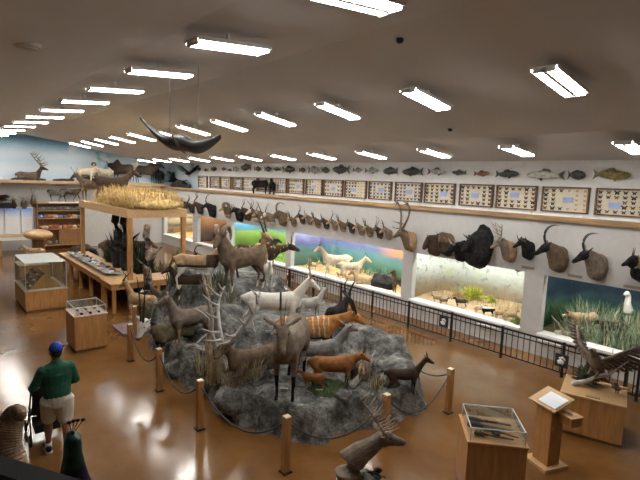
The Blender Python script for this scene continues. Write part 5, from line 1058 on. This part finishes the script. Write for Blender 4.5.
# ================================================================ front right furniture
ca = Vector(fl(470.5, 442, .95)); cb = Vector(fl(527, 448, .95)); rz = math.atan2(cb.y - ca.y, cb.x - ca.x); cc = (ca + Vector(fl(511, 419, .95))) / 2
pc = box_case('artefact_case', 'oak pedestal with a clear acrylic box over long dark artefacts', 'display case', (cc.x, cc.y), (.76, .76), .95, 1.13, m_oak, rz, inset=.03, top=mat('orange_oak_top', (0.55, 0.27, 0.10), .4, .08, 3, stretch=(1, 8, 8)))
for k, (a, b_, r, L_) in enumerate((((-.28, .20), (.28, .12), .018, 'long dark artefact lying farthest back in the acrylic box'), ((-.30, .05), (.24, -.05), .022, 'thick dark artefact across the middle of the acrylic box'), ((-.10, -.02), (.30, -.22), .012, 'thin brown shaft lying slanted in the acrylic box'), ((-.26, -.20), (.22, -.28), .014, 'brown shaft nearest the front edge of the acrylic box'))):
    g = G(); R = Matrix.Rotation(rz, 3, 'Z'); A_, B_ = R @ Vector((*a, .03)), R @ Vector((*b_, .03)); d = B_ - A_
    g.tube([A_, A_ + d * .2, A_ + d * .35, B_], [r * 2.2, r * 2.0, r, r * .7], 8); o = g.obj('artefact', [m_blackm, mat('dark_walnut', (0.07, 0.035, 0.018), .4, .2)][k > 1]); o.location = (cc.x, cc.y, .955); tag(o, L_, 'artefact', 'artefacts in the acrylic box')
for k, (x, y) in enumerate(((-.20, -.17), (.02, -.16))):
    g = G(); 
    for q in range(6): g.tube([(0, 0, .02), (.06 * math.cos(q), .06 * math.sin(q), .03)], [.02, .008], 6)
    o = g.obj('dark_fragment', m_blackm); v = Matrix.Rotation(rz, 3, 'Z') @ Vector((x, y, 0)); o.location = (cc.x + v.x, cc.y + v.y, .955); tag(o, ['left', 'right'][k] + ' jagged dark fragment at the front of the acrylic box', 'artefact', 'artefacts in the acrylic box')
# guest-book stand
sb = Vector(fl(545, 463, 0)); A_ = Vector(fl(524, 460, 0)); B_ = Vector(fl(546.7, 477, 0)); rz = math.atan2(B_.y - A_.y, B_.x - A_.x); w = (B_ - A_).length
ls = thing('guest_book_stand', 'oak stand with slanted top holding a white sheet', 'stand', (sb.x, sb.y, 0), rz)
g = G(); g.bx(-w / 2, w / 2, -w / 2, w / 2, 0, .05); g.obj('base', m_oak2, ls)
g = G(); g.bx(-.15, .15, -.12, .12, .05, 1.0); g.obj('column', m_oak, ls)
R = Matrix.Rotation(math.radians(22), 3, 'X')
g = G(); g.box((0, .0, 1.06), (.52, .42, .03), 0, R=R); g.box((0, -.20, .995), (.40, .02, .04), 0, R=R); g.obj('slanted_top', m_oak2, ls)
g = G(); g.bx(.17, .42, -.02, .20, .80, .93); g.obj('donation_box', m_oak, ls); g = G(); g.bx(.16, .43, -.03, .21, .93, .95); g.bx(.26, .33, .08, .10, .95, .955, 1); g.obj('box_lid', [m_oak2, m_blackm], ls)
g = G(); g.box((0, 0, 0), (.34, .28, .008), 0); o = g.obj('guest_sheet', mat('bluish_white_paper', (0.78, 0.82, 0.88), .5, 0)); o.location = (sb.x, sb.y, 0); o.rotation_euler = (math.radians(22), 0, rz); v = Matrix.Rotation(rz, 3, 'Z') @ (Vector((.06, -.02, 1.06)) + R @ Vector((0, 0, .022))); o.location = (sb.x + v.x, sb.y + v.y, v.z); tag(o, 'white sheet of paper on the slanted oak stand top', 'paper')
# eagle pedestal
ve = Vector(fl(561, 391.5, .75)); vf = Vector(fl(626, 407, .75)); rz = math.atan2(vf.y - ve.y, vf.x - ve.x); n_ = Vector((-math.sin(rz), math.cos(rz), 0))
if n_.dot(Vector((0, -1, 0))) < 0: n_ = -n_
w = (vf - ve).length; vc = (ve + vf) / 2 + n_ * .48
box_case('eagle_pedestal', 'square oak pedestal carrying the large brown bird of prey', 'pedestal', (vc.x, vc.y), (w, .96), .75, None, m_oak, rz)
t = bird('mounted_vulture', 'large brown bird of prey with raised wings on an oak pedestal', (vc.x, vc.y, 1.16), 215, 1.0, 'greybrown', .66, 'mounted bird', .95)
for ch in t.children:
    if ch.name.startswith('body') or ch.name.startswith('wing'): pass
t.rotation_euler = (0, math.radians(-38), hd(215))
P0 = Vector((vc.x, vc.y, .75)); branch([P0 + Vector((.32, .12, .03)), P0 + Vector((.12, .02, .12)), P0 + Vector((0, 0, .24)), P0 + Vector((-.18, -.1, .30))], .055, 'grey gnarled branch under the large bird of prey', m_antg, 'gnarled_branch', 4)
branch([P0 + Vector((.18, -.22, .02)), P0 + Vector((.22, -.2, .25)), P0 + Vector((.3, -.25, .62))], .03, 'thin grey branch left of the large bird of prey', m_twig, 'thin_branch', 3)
leafy('grey_brush', 'grey-green brush tuft on the pedestal behind the bird of prey', vc.x + .2, vc.y - .2, .74, .22, .45, 90, mat('grey_green_scrub', (0.12, 0.13, 0.08)))
P = fl(616, 396, .75); bird('mounted_small_bird', 'small brown bird at the right corner of the eagle pedestal', (P[0], P[1] - .06, .86), 200, .36, 'brown', .2, 'mounted bird', .15)
g = G(); g.box((0, 0, 0), (.22, .07, .012), 0); o = g.obj('pedestal_label', m_plate); o.location = ((ve.x + vf.x) / 2 + n_.x * .08, (ve.y + vf.y) / 2 + n_.y * .08, .757); o.rotation_euler = (0, 0, rz); tag(o, 'small brown label at the front edge of the eagle pedestal', 'label')
# elk bust on a round base
P = Vector(fl(359, 480, .30)); bp_ = thing('round_pedestal', 'round low pedestal with a pale rim under the deer bust', 'pedestal', (P.x, P.y, 0))
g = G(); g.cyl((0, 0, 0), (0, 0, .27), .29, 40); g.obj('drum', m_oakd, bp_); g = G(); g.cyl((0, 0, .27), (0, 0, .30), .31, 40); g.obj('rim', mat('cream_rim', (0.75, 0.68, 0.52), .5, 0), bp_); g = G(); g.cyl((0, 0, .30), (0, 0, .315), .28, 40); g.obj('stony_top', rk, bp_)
bt = thing('deer_bust', 'grey-brown antlered deer bust on the round pedestal in the foreground', 'mounted animal', (P.x, P.y, .31), hd(5)); g = G()
S = .40
g.tube([(-.13, 0, .0), (-.16, 0, .12), (-.12, 0, .28), (.02, 0, .40), (.18, 0, .50), (.27, 0, .58)], [(.14, .15), (.17, .19), (.15, .20), (.12, .16), (.09, .12), (.085, .10)], 14)
fw = Vector((math.cos(.12), math.sin(.15), -.14)); head_shape(g, (.27, 0, .58), fw, .36, dict(ear=.5, earw=.13)); remesh(g, 'head_and_neck', .012, [F_['greybrown']], None, 4, bt); head_parts(bt, (.27, 0, .58), fw, .36, dict(horn='elk', hs=.70, hornmat=m_antl))
g = G(); g.ball((0, 0, 0), (.17, .20, .07), 0, 20, 12); g.v = [tuple(Vector(v) * (1 + .3 * mnoise.noise(Vector(v) * 12))) for v in g.v]; o = g.obj('moss_cushion', mat('olive_moss', (0.10, 0.10, 0.035), .95, .3, 20, bump=.5)); o.location = (P.x + .06, P.y + .09, .335); tag(o, 'olive moss cushion at the neck of the deer bust', 'moss')
bird('mounted_dark_bird', 'small dark bird at the right of the round pedestal top', (P.x - .15, P.y - .16, .38), 170, .26, 'black', .2, 'mounted bird', .1)
# ================================================================ rope posts
m_rope = mat('dark_grey_rope', (0.07, 0.065, 0.06), .8, .2, 40); m_ptop = mat('pale_end_grain', (0.72, 0.60, 0.42), .6, .08)
tops = [(287, 416), (200, 380), (159, 348.5), (130, 324), (134.5, 306)]
right = [(451, 368.5), (398, 337)]; mid = (387, 394)
posts = []
names = ['rope post nearest the balcony in the left-hand line', 'rope post second from the balcony in the left-hand line', 'rope post beside the white-faced oryx', 'rope post fourth from the balcony in the left-hand line', 'farthest rope post, below the hut table', 'rope post right of the black antelope, by the railing', 'rope post behind the black antelope', 'rope post behind the antlers of the deer bust']
for (px, py), nm in zip(tops + right + [mid], names):
    P = fl(px, py, .88); t = thing('rope_post', 'short square oak ' + nm, 'post', (P[0], P[1], 0), 0, 'oak rope posts round the rock')
    g = G(); g.bx(-.05, .05, -.05, .05, .02, .865); g.obj('shaft', m_oak, t); g = G(); g.bx(-.05, .05, -.05, .05, .865, .88); g.obj('pale_cap', m_ptop, t); g = G(); g.bx(-.075, .075, -.075, .075, 0, .02); g.obj('foot_plate', m_blackm, t)
    posts.append(Vector((P[0], P[1], .76)))
def rope(a, b, sag, L_):
    off = (b - a).normalized() * .05; a = a + off; b = b - off
    g = G(); N = 18; pts = [a.lerp(b, i / N) - Vector((0, 0, sag * 4 * (i / N) * (1 - i / N))) for i in range(N + 1)]; g.tube(pts, .014, 6); solo(g, 'barrier_rope', m_rope, L_, 'rope', 'ropes between the oak posts')
rope(posts[0], posts[1], .42, 'rope between the two left-line posts nearest the balcony'); rope(posts[1], posts[2], .40, 'rope from the second left-line post to the post by the white-faced oryx'); rope(posts[2], posts[3], .40, 'rope left of the white-faced oryx post'); rope(posts[3], posts[4], .35, 'farthest rope, below the hut table')
rope(posts[0], posts[7], .42, 'rope from the nearest left-line post to the post behind the bust'); rope(posts[7], posts[5], .45, 'rope from the post behind the bust to the post by the railing'); rope(posts[5], posts[6], .30, 'rope beside the black antelope'); 
e_ = Vector((10.2, -9.9, .76)); t = thing('rope_post', 'short square oak rope post hidden behind the striped orange antelope', 'post', (e_.x, e_.y, 0), 0, 'oak rope posts round the rock'); g = G(); g.bx(-.05, .05, -.05, .05, .02, .865); g.obj('shaft', m_oak, t); g = G(); g.bx(-.05, .05, -.05, .05, .865, .88); g.obj('pale_cap', m_ptop, t); g = G(); g.bx(-.075, .075, -.075, .075, 0, .02); g.obj('foot_plate', m_blackm, t)
rope(posts[6], e_, .30, 'rope running behind the striped orange antelope')
# ================================================================ railing along the dioramas
fx0, fx1, fy = 2.95, 17.4, -11.3
fe = thing('metal_railing', 'long black metal railing in front of the wall dioramas', 'railing', ((fx0 + fx1) / 2, fy, 0)); cx = (fx0 + fx1) / 2
g = G(); g.bx(fx0 - cx, fx1 - cx, -.02, .02, .77, .81); g.obj('top_rail', m_black, fe); g = G(); g.bx(fx0 - cx, fx1 - cx, -.015, .015, .10, .13); g.obj('bottom_rail', m_black, fe); g = G(); g.bx(fx0 - cx, fx1 - cx, -.012, .012, .66, .685); g.obj('middle_rail', m_black, fe)
xp = [fx0 + 1.52 * i for i in range(10)]
for x in xp: g = G(); g.bx(x - cx - .025, x - cx + .025, -.025, .025, 0, .84); g.obj('post', m_black, fe)
bm_ = None; nb = 96
for i in range(nb):
    x = fx0 + .15 * (i + .5)
    if x > fx1 or min(abs(x - q) for q in xp) < .04: continue
    if bm_ is None: g = G(); g.bx(-.008, .008, -.008, .008, .13, .77); bm_ = g.mesh('baluster', m_black)
    o = link('baluster', bm_, fe); o.location = (x - cx, 0, 0)
P1 = fl(624, 396, 0); P2 = fl(646, 398, 0)
A_ = Vector((P1[0], P1[1], 0)); B_ = Vector((P2[0], P2[1], 0)); B_ = A_ + Vector((-.95, .12, 0)); rz = math.atan2(B_.y - A_.y, B_.x - A_.x); w = 1.0
ga = thing('metal_gate', 'black metal gate panel with a white sign at the right edge', 'gate', A_, rz)
for nm, q in (('top_rail', (0, w, -.02, .02, .80, .84)), ('bottom_rail', (0, w, -.02, .02, .10, .13)), ('post', (-.03, .03, -.03, .03, 0, .9)), ('post', (w - .03, w + .03, -.03, .03, 0, .9))): g = G(); g.bx(*q); g.obj(nm, m_black, ga)
for i in range(6): g = G(); x = .08 + .14 * (i + .5); g.bx(x - .008, x + .008, -.008, .008, .13, .80); g.obj('baluster', m_black, ga)
g = G(); g.prism([(.06, .16), (.80, .16), (.80, .76)], .02, .035); g.v = [(x, z, y) for x, y, z in g.v]; g.obj('white_sign', m_pan, ga)
# ================================================================ manta ray
P = fl(184, 143, 4.9); mr_ = thing('manta_ray', 'dark grey manta ray hanging from the ceiling', 'manta ray', P, hd(0)); N, K = 40, 10; vs = []; fs = []
for sgn in (1, -1):
    for i in range(N + 1):
        u = i / N * 2 - 1; au = abs(u)
        ch = .42 * (1 - au ** 1.6) + .035; sw = -.22 * au ** 1.5; th = .13 * (1 - au) ** .8 + .012
        zz = (.44 * au ** 1.8 if u < 0 else .27 * au ** 2.0) - .10 + (.10 * math.exp(-(u * 4) ** 2)) - .05 * u
        for j in range(K + 1):
            v = j / K * 2 - 1; vs.append((u * .70, sw + v * ch * (.6 if v > 0 else 1) , zz + sgn * th * math.sqrt(max(0, 1 - v * v)) - .12 * v * .3))
st_ = (N + 1) * (K + 1)
for s_ in (0, 1):
    for i in range(N):
        for j in range(K): a = s_ * st_ + i * (K + 1) + j; fs.append((a, a + K + 1, a + K + 2, a + 1))
g = G(); g.add(vs, fs, 0, True); g.tube([(0, -.35, -.06), (.05, -.7, -.02), (.12, -1.1, .05)], [.03, .018, .006], 8)
for k in (-1, 1): g.tube([(k * .12, .22, -.06), (k * .13, .36, -.10), (k * .10, .44, -.16)], [.045, .035, .012], 8)
b = bmesh.new(); me = g.mesh('b', mat('dark_ray_skin', (0.045, 0.045, 0.048), .45, .25, 5)); b.from_mesh(me); bmesh.ops.remove_doubles(b, verts=b.verts, dist=.002); bmesh.ops.recalc_face_normals(b, faces=b.faces); b.to_mesh(me); b.free(); link('body', me, mr_)
for k in (-.25, .25):
    g = G(); vw = Matrix.Rotation(hd(0), 3, 'Z') @ Vector((k, 0, 0)); top = ceil_z(P[1] + vw.y) - P[2]; g.tube([(k, 0, -.02), (k, 0, top)], .003, 5); g.obj('wire', m_black, mr_)
# ================================================================ the man and the stroller
def person(loc, ang):
    t = thing('person', 'man in green long-sleeved top, pale shorts and blue cap pushing a stroller', 'person', loc, hd(ang)); SK = mat('brown_skin', (0.25, 0.125, 0.075), .55, .05)
    hipz, shz = .93, 1.43; sL, sR = (-.03, .175, shz - .02), (-.03, -.175, shz - .02)
    eL, eR = (.02, .32, 1.13), (.06, -.27, 1.13); wL, wR = (.30, .25, 1.03), (.30, -.20, 1.03)
    fL, fR = (.20, .11, .09), (-.22, -.10, .09); kL, kR = (.16, .105, .50), (-.04, -.10, .50)
    def torso(g, e):
        g.tube([(0, 0, .90), (0, 0, 1.02), (.015, 0, 1.18), (-.01, 0, 1.34), (-.02, 0, 1.44), (-.02, 0, 1.49)], [(.165 + e, .125 + e), (.175 + e, .135 + e), (.185 + e, .135 + e), (.215 + e, .135 + e), (.185 + e, .10 + e), (.07 + e, .07 + e)], 18, up=(-1, 0, 0))
    def arm(g, e, s, el, wr, end):
        s, el, wr = Vector(s), Vector(el), Vector(wr); q = el.lerp(wr, end)
        g.tube([s, s.lerp(el, .3), el, el.lerp(q, .5), q], [.068 + e, .062 + e, .05 + e, .046 + e, .036 + e], 12)
    def leg_(g, e, k, y, kn, ft, upto):
        h = Vector((0, y, hipz - .02)); kn, ft = Vector(kn), Vector(ft); pts = [h, h.lerp(kn, .45), kn.lerp(h, .12)]; r = [.105 + e, .092 + e, .07 + e]
        if upto: pts += [kn, kn.lerp(ft, .3), kn.lerp(ft, .75), ft]; r += [.06, .062, .042, .042]
        g.tube(pts, r, 14)
    g = G(); torso(g, 0)
    g.tube([(-.02, 0, 1.45), (.0, 0, 1.56)], [.065, .058], 12)
    g.tube([(.0, 0, 1.53), (.01, 0, 1.58), (.01, 0, 1.66), (.0, 0, 1.73)], [(.055, .06), (.07, .085), (.078, .10), (.06, .075)], 14, up=(-1, 0, 0))   # skull and jaw
    g.tube([(.06, 0, 1.545), (.085, 0, 1.56)], [.038, .03], 10); g.tube([(.095, 0, 1.65), (.118, 0, 1.615)], [.014, .018], 8)          # chin, nose
    for k in (-1, 1): g.ball((0, .08 * k, 1.63), (.02, .012, .032)); g.ball((.088, .032 * k, 1.652), (.012, .016, .012))
    g.tube([(.095, -.022, 1.578), (.10, 0, 1.576), (.095, .022, 1.578)], .010, 8)
    for s, e, w in ((sL, eL, wL), (sR, eR, wR)):
        arm(g, 0, s, e, w, 1.0); wv = Vector(w); d = (Vector(w) - Vector(e)).normalized()
        g.tube([wv, wv + d * .05, wv + d * .09], [(.03, .022), (.042, .02), (.04, .018)], 10)
        for i, (o_, l) in enumerate(((-.030, .062), (-.010, .072), (.010, .068), (.029, .055))):
            b0 = wv + d * .085 + Vector((0, o_, 0)); g.tube([b0, b0 + d * l * .5 + Vector((0, 0, -.008)), b0 + d * l * .75 + Vector((0, 0, -.035)), b0 + d * l * .45 + Vector((0, 0, -.058))], [.0105, .010, .009, .008], 8)
        kk = -1 if w[1] > 0 else 1; b0 = wv + d * .035 + Vector((0, kk * .03, 0)); g.tube([b0, b0 + d * .03 + Vector((0, kk * .022, -.012)), b0 + d * .055 + Vector((0, kk * .016, -.035))], [.013, .011, .009], 8)
    leg_(g, 0, 1, .10, kL, fL, True); leg_(g, 0, -1, -.10, kR, fR, True)
    for f in (fL, fR): g.tube([(f[0] - .03, f[1], .05), (f[0] + .08, f[1] * 1.1, .035), (f[0] + .17, f[1] * 1.2, .028)], [.04, .038, .028], 10)
    remesh(g, 'body', .0085, SK, None, 3, t)
    gm = mat('dark_green_knit', (0.012, 0.085, 0.050), .85, .08, 20); g = G(); torso(g, .016)
    g.tube([(-.02, 0, 1.44), (-.015, 0, 1.51)], [.085, .078], 14)
    arm(g, .014, sL, eL, wL, .93); arm(g, .014, sR, eR, wR, .93); remesh(g, 'top', .011, gm, None, 3, t)
    g = G(); g.tube([(0, 0, .82), (0, 0, .90), (0, 0, .985)], [(.17, .14), (.188, .155), (.185, .148)], 16, up=(-1, 0, 0)); leg_(g, .030, 1, .10, kL, fL, False); leg_(g, .030, -1, -.10, kR, fR, False); remesh(g, 'shorts', .011, mat('pale_khaki_cloth', (0.52, 0.48, 0.40), .85, .05), None, 3, t)
    g = G(); g.ball((-.015, 0, 1.70), (.108, .094, .10), 0, 20, 12); g.v = [(x, y, max(z, 1.675)) for x, y, z in g.v]; g.tube([(.07, 0, 1.685), (.14, 0, 1.683), (.185, 0, 1.672)], [(.085, .009), (.075, .008), (.04, .006)], 12); g.ball((-.015, 0, 1.80), .010)
    g.obj('cap', mat('royal_blue_cloth', (0.012, 0.045, 0.32), .75, .05), t)
    g = G(); g.tube([(-.07, 0, 1.60), (-.062, 0, 1.64), (-.045, 0, 1.685)], [(.055, .03), (.07, .045), (.075, .05)], 12, up=(-1, 0, 0)); g.tube([(.07, .045, 1.60), (.085, 0, 1.545), (.07, -.045, 1.60)], [.022, .03, .022], 8); g.obj('hair_and_beard', m_blackm, t)
    for f in (fL, fR):
        sh = None; g = G(); a = f[0]; y = f[1]; g.tube([(a - .075, y, .055), (a, y, .065), (a + .09, y * 1.1, .05), (a + .19, y * 1.2, .038)], [(.042, .05), (.046, .055), (.05, .045), (.036, .028)], 12); sh = g.obj('shoe', m_blackm, t)
        g = G(); g.tube([(a - .09, y, .018), (a, y, .018), (a + .10, y * 1.1, .018), (a + .215, y * 1.2, .02)], [(.045, .016), (.05, .016), (.054, .016), (.04, .015)], 12); g.obj('white_sole', m_paper, sh)
        g = G(); g.tube([(a, y, .06), (a, y, .15)], [.05, .048], 12); g.obj('white_sock', m_paper, t)
    return t
mp = fl(59, 455, 0); person((mp[0], mp[1], 0), 128)
md_ = Vector((math.cos(hd(128)), math.sin(hd(128)), 0))
sp_ = Vector((mp[0], mp[1], 0)) + md_ * .78 + Vector((-md_.y, md_.x, 0)) * .06
st_ = thing('stroller', 'black pushchair held by the man in the blue cap', 'stroller', sp_, hd(128))
m_fab = mat('black_pram_fabric', (0.02, 0.02, 0.022), .9, .1)
for s in (-1, 1):
    g = G(); g.tube([(-.40, s * .22, 1.02), (-.30, s * .23, .85), (.28, s * .22, .10)], .013, 8); g.tube([(-.28, s * .24, .12), (-.05, s * .23, .52), (.02, s * .23, .44)], .012, 8); g.obj('frame_side', m_black, st_)
    for x in (-.30, .28):
        w_ = None; g = G(); N = 18; g.tube([(x + .085 * math.cos(2 * PI * i / N), s * .25, .10 + .085 * math.sin(2 * PI * i / N)) for i in range(N + 1)], .016, 8, up=(0, 1, 0)); w_ = g.obj('wheel', m_blackm, st_); g = G(); g.cyl((x, s * .25 - .02, .10), (x, s * .25 + .02, .10), .05, 12); g.obj('hub', mat('grey_plastic', (.25, .25, .26), .5, 0), w_)
g = G(); g.tube([(-.40, -.22, 1.02), (-.42, 0, 1.03), (-.40, .22, 1.02)], .018, 10); g.obj('handle', m_blackm, st_)
g = G(); g.tube([(-.22, 0, .86), (-.14, 0, .60), (-.05, 0, .42), (.20, 0, .40), (.26, 0, .26)], [(.20, .03), (.20, .04), (.20, .05), (.20, .04), (.18, .02)], 12); g.obj('seat', m_fab, st_)
g = G(); g.ball((-.10, 0, .82), (.27, .23, .22), 0, 18, 12); g.v = [(x, y, max(z, .80 + (x + .1) * .25)) for x, y, z in g.v]; g.obj('canopy', m_fab, st_)
g = G(); g.bx(-.22, .12, -.18, .18, .16, .30); g.obj('basket', m_fab, st_)
# ================================================================ balcony edge: rail, elephant trunk, peacock
a_, b_ = Vector((1.62, -.36, 3.28)), Vector((1.91, -.19, 3.28)); d = (b_ - a_).normalized(); A_, B_ = a_ - d * 1.0, b_ + d * 1.2
rl = thing('balcony_rail', 'black balcony handrail across the bottom left corner', 'railing', ((A_ + B_) / 2).xy.to_3d(), math.atan2(d.y, d.x)); L_ = (B_ - A_).length / 2
g = G(); g.bx(-L_, L_, -.03, .05, 3.18, 3.28); g.obj('handrail', m_blackm, rl); g = G(); g.bx(-L_, L_, .02, .05, 2.60, 2.68); g.obj('foot_rail', m_black, rl)
for i in range(8): x = -L_ + .08 + (2 * L_ - .16) * i / 7; g = G(); g.bx(x - .015, x + .015, .02, .05, 2.55, 3.19); g.obj('post', m_black, rl)
m_tr = mat('tan_elephant_skin', (0.42, 0.30, 0.19), .85, .12, 12, bump=.3); P = Vector(fl(2, 468, 2.85)); Q = Vector(fl(5, 442, 2.95)); R_ = Vector(fl(13, 418, 3.05)); S_ = Vector(fl(19, 412, 3.08))
t = thing('elephant_head', 'tan wrinkled elephant trunk curling up at the bottom left corner', 'mounted animal', (P.x - .2, P.y + .75, 0)); org = Vector(t.location); g = G()
base = Vector((P.x - .1, P.y + .55, 2.15)); key = [base, Vector((P.x, P.y + .25, 2.35)), P - Vector((0, 0, .12)), Q, R_, S_]; pts = []
for i in range(len(key) - 1):
    p0 = key[max(0, i - 1)]; p1 = key[i]; p2 = key[i + 1]; p3 = key[min(len(key) - 1, i + 2)]
    for k in range(12):
        u = k / 12; pts.append(.5 * ((2 * p1) + (p2 - p0) * u + (2 * p0 - 5 * p1 + 4 * p2 - p3) * u * u + (3 * p1 - p0 - 3 * p2 + p3) * u ** 3))
pts.append(key[-1]); n = len(pts)
# ribs: alternate radius along finely resampled path
fine = []
for i in range(n - 1):
    for k in range(3): fine.append(pts[i].lerp(pts[i + 1], k / 3))
fine.append(pts[-1]); nf = len(fine)
g.tube([p - org for p in fine], [(.10 * (1 - i / nf) ** 1.3 + .044) * (1 + .045 * math.sin(i * 2.0)) for i in range(nf)], 18)
g.ball(base + Vector((-.15, .3, .1)) - org, (.5, .42, .5), 0, 24, 16); g.obj('head_and_trunk', m_tr, t)
for k in (-1, 1): g = G(); c = base + Vector((-.15 + .42 * k, .5, .15)) - org; g.ball(c, (.30, .06, .40), 0, 16, 10); g.obj('ear', m_tr, t)
g = G(); g.cyl(base + Vector((-.15, .3, -2.15)) - org, base + Vector((-.15, .3, -.25)) - org, .22, 20); g.obj('stand', m_oakd, t)
P = Vector(fl(73, 458, 3.06)); m_pg = mat('glossy_green_feather', (0.008, 0.055, 0.035), .35, .3, 25); m_pb = mat('glossy_navy_feather', (0.008, 0.012, 0.05), .35, .3, 25)
pk = thing('mounted_peacock', 'dark green and navy crested bird beside the handrail below the man', 'mounted bird', (P.x, P.y, 0), hd(118)); g = G()
z0 = P.z; g.tube([(-.35, 0, z0 - .52), (-.12, 0, z0 - .42), (.02, 0, z0 - .25), (.0, 0, z0 - .10), (-.01, 0, z0 + .02), (.0, 0, z0 + .085)], [.05, .14, .12, .064, .040, .037], 14); g.tube([(.02, 0, z0 + .085), (.07, 0, z0 + .07), (.12, 0, z0 + .055)], [.036, .022, .006], 10)
remesh(g, 'body', .011, [m_pg, m_pb], lambda x, y, z: 1 if z < z0 - .03 else 0, 4, pk)
for k in range(4):
    a = (-.25, -.02, .16, .36)[k]; g = G(); p0 = Vector((-.01, 0, z0 + .11)); p1 = p0 + Vector((-.02, math.sin(a) * .09 - .02, math.cos(a) * .075)); g.tube([p0, p1], .0016, 6); g.ball(p1, (.005, .009, .008), 0, 8, 6); g.obj('crest_feather', m_pb, pk)
g = G(); g.tube([(-.3, 0, z0 - .5), (-.7, 0, z0 - .75), (-1.1, 0, z0 - 1.3)], [(.08, .05), (.16, .04), (.20, .02)], 10); g.obj('train', m_pg, pk)
g = G(); g.cyl((0, 0, 0), (0, 0, z0 - .60), .05, 12); g.tube([(-.12, .0, z0 - .58), (.12, 0, z0 - .58)], .03, 8); g.obj('perch', m_oakd, pk)
for k in (-1, 1): g = G(); g.tube([(0, .04 * k, z0 - .40), (.01, .04 * k, z0 - .56)], .012, 6); g.obj('leg', m_hornb, pk)
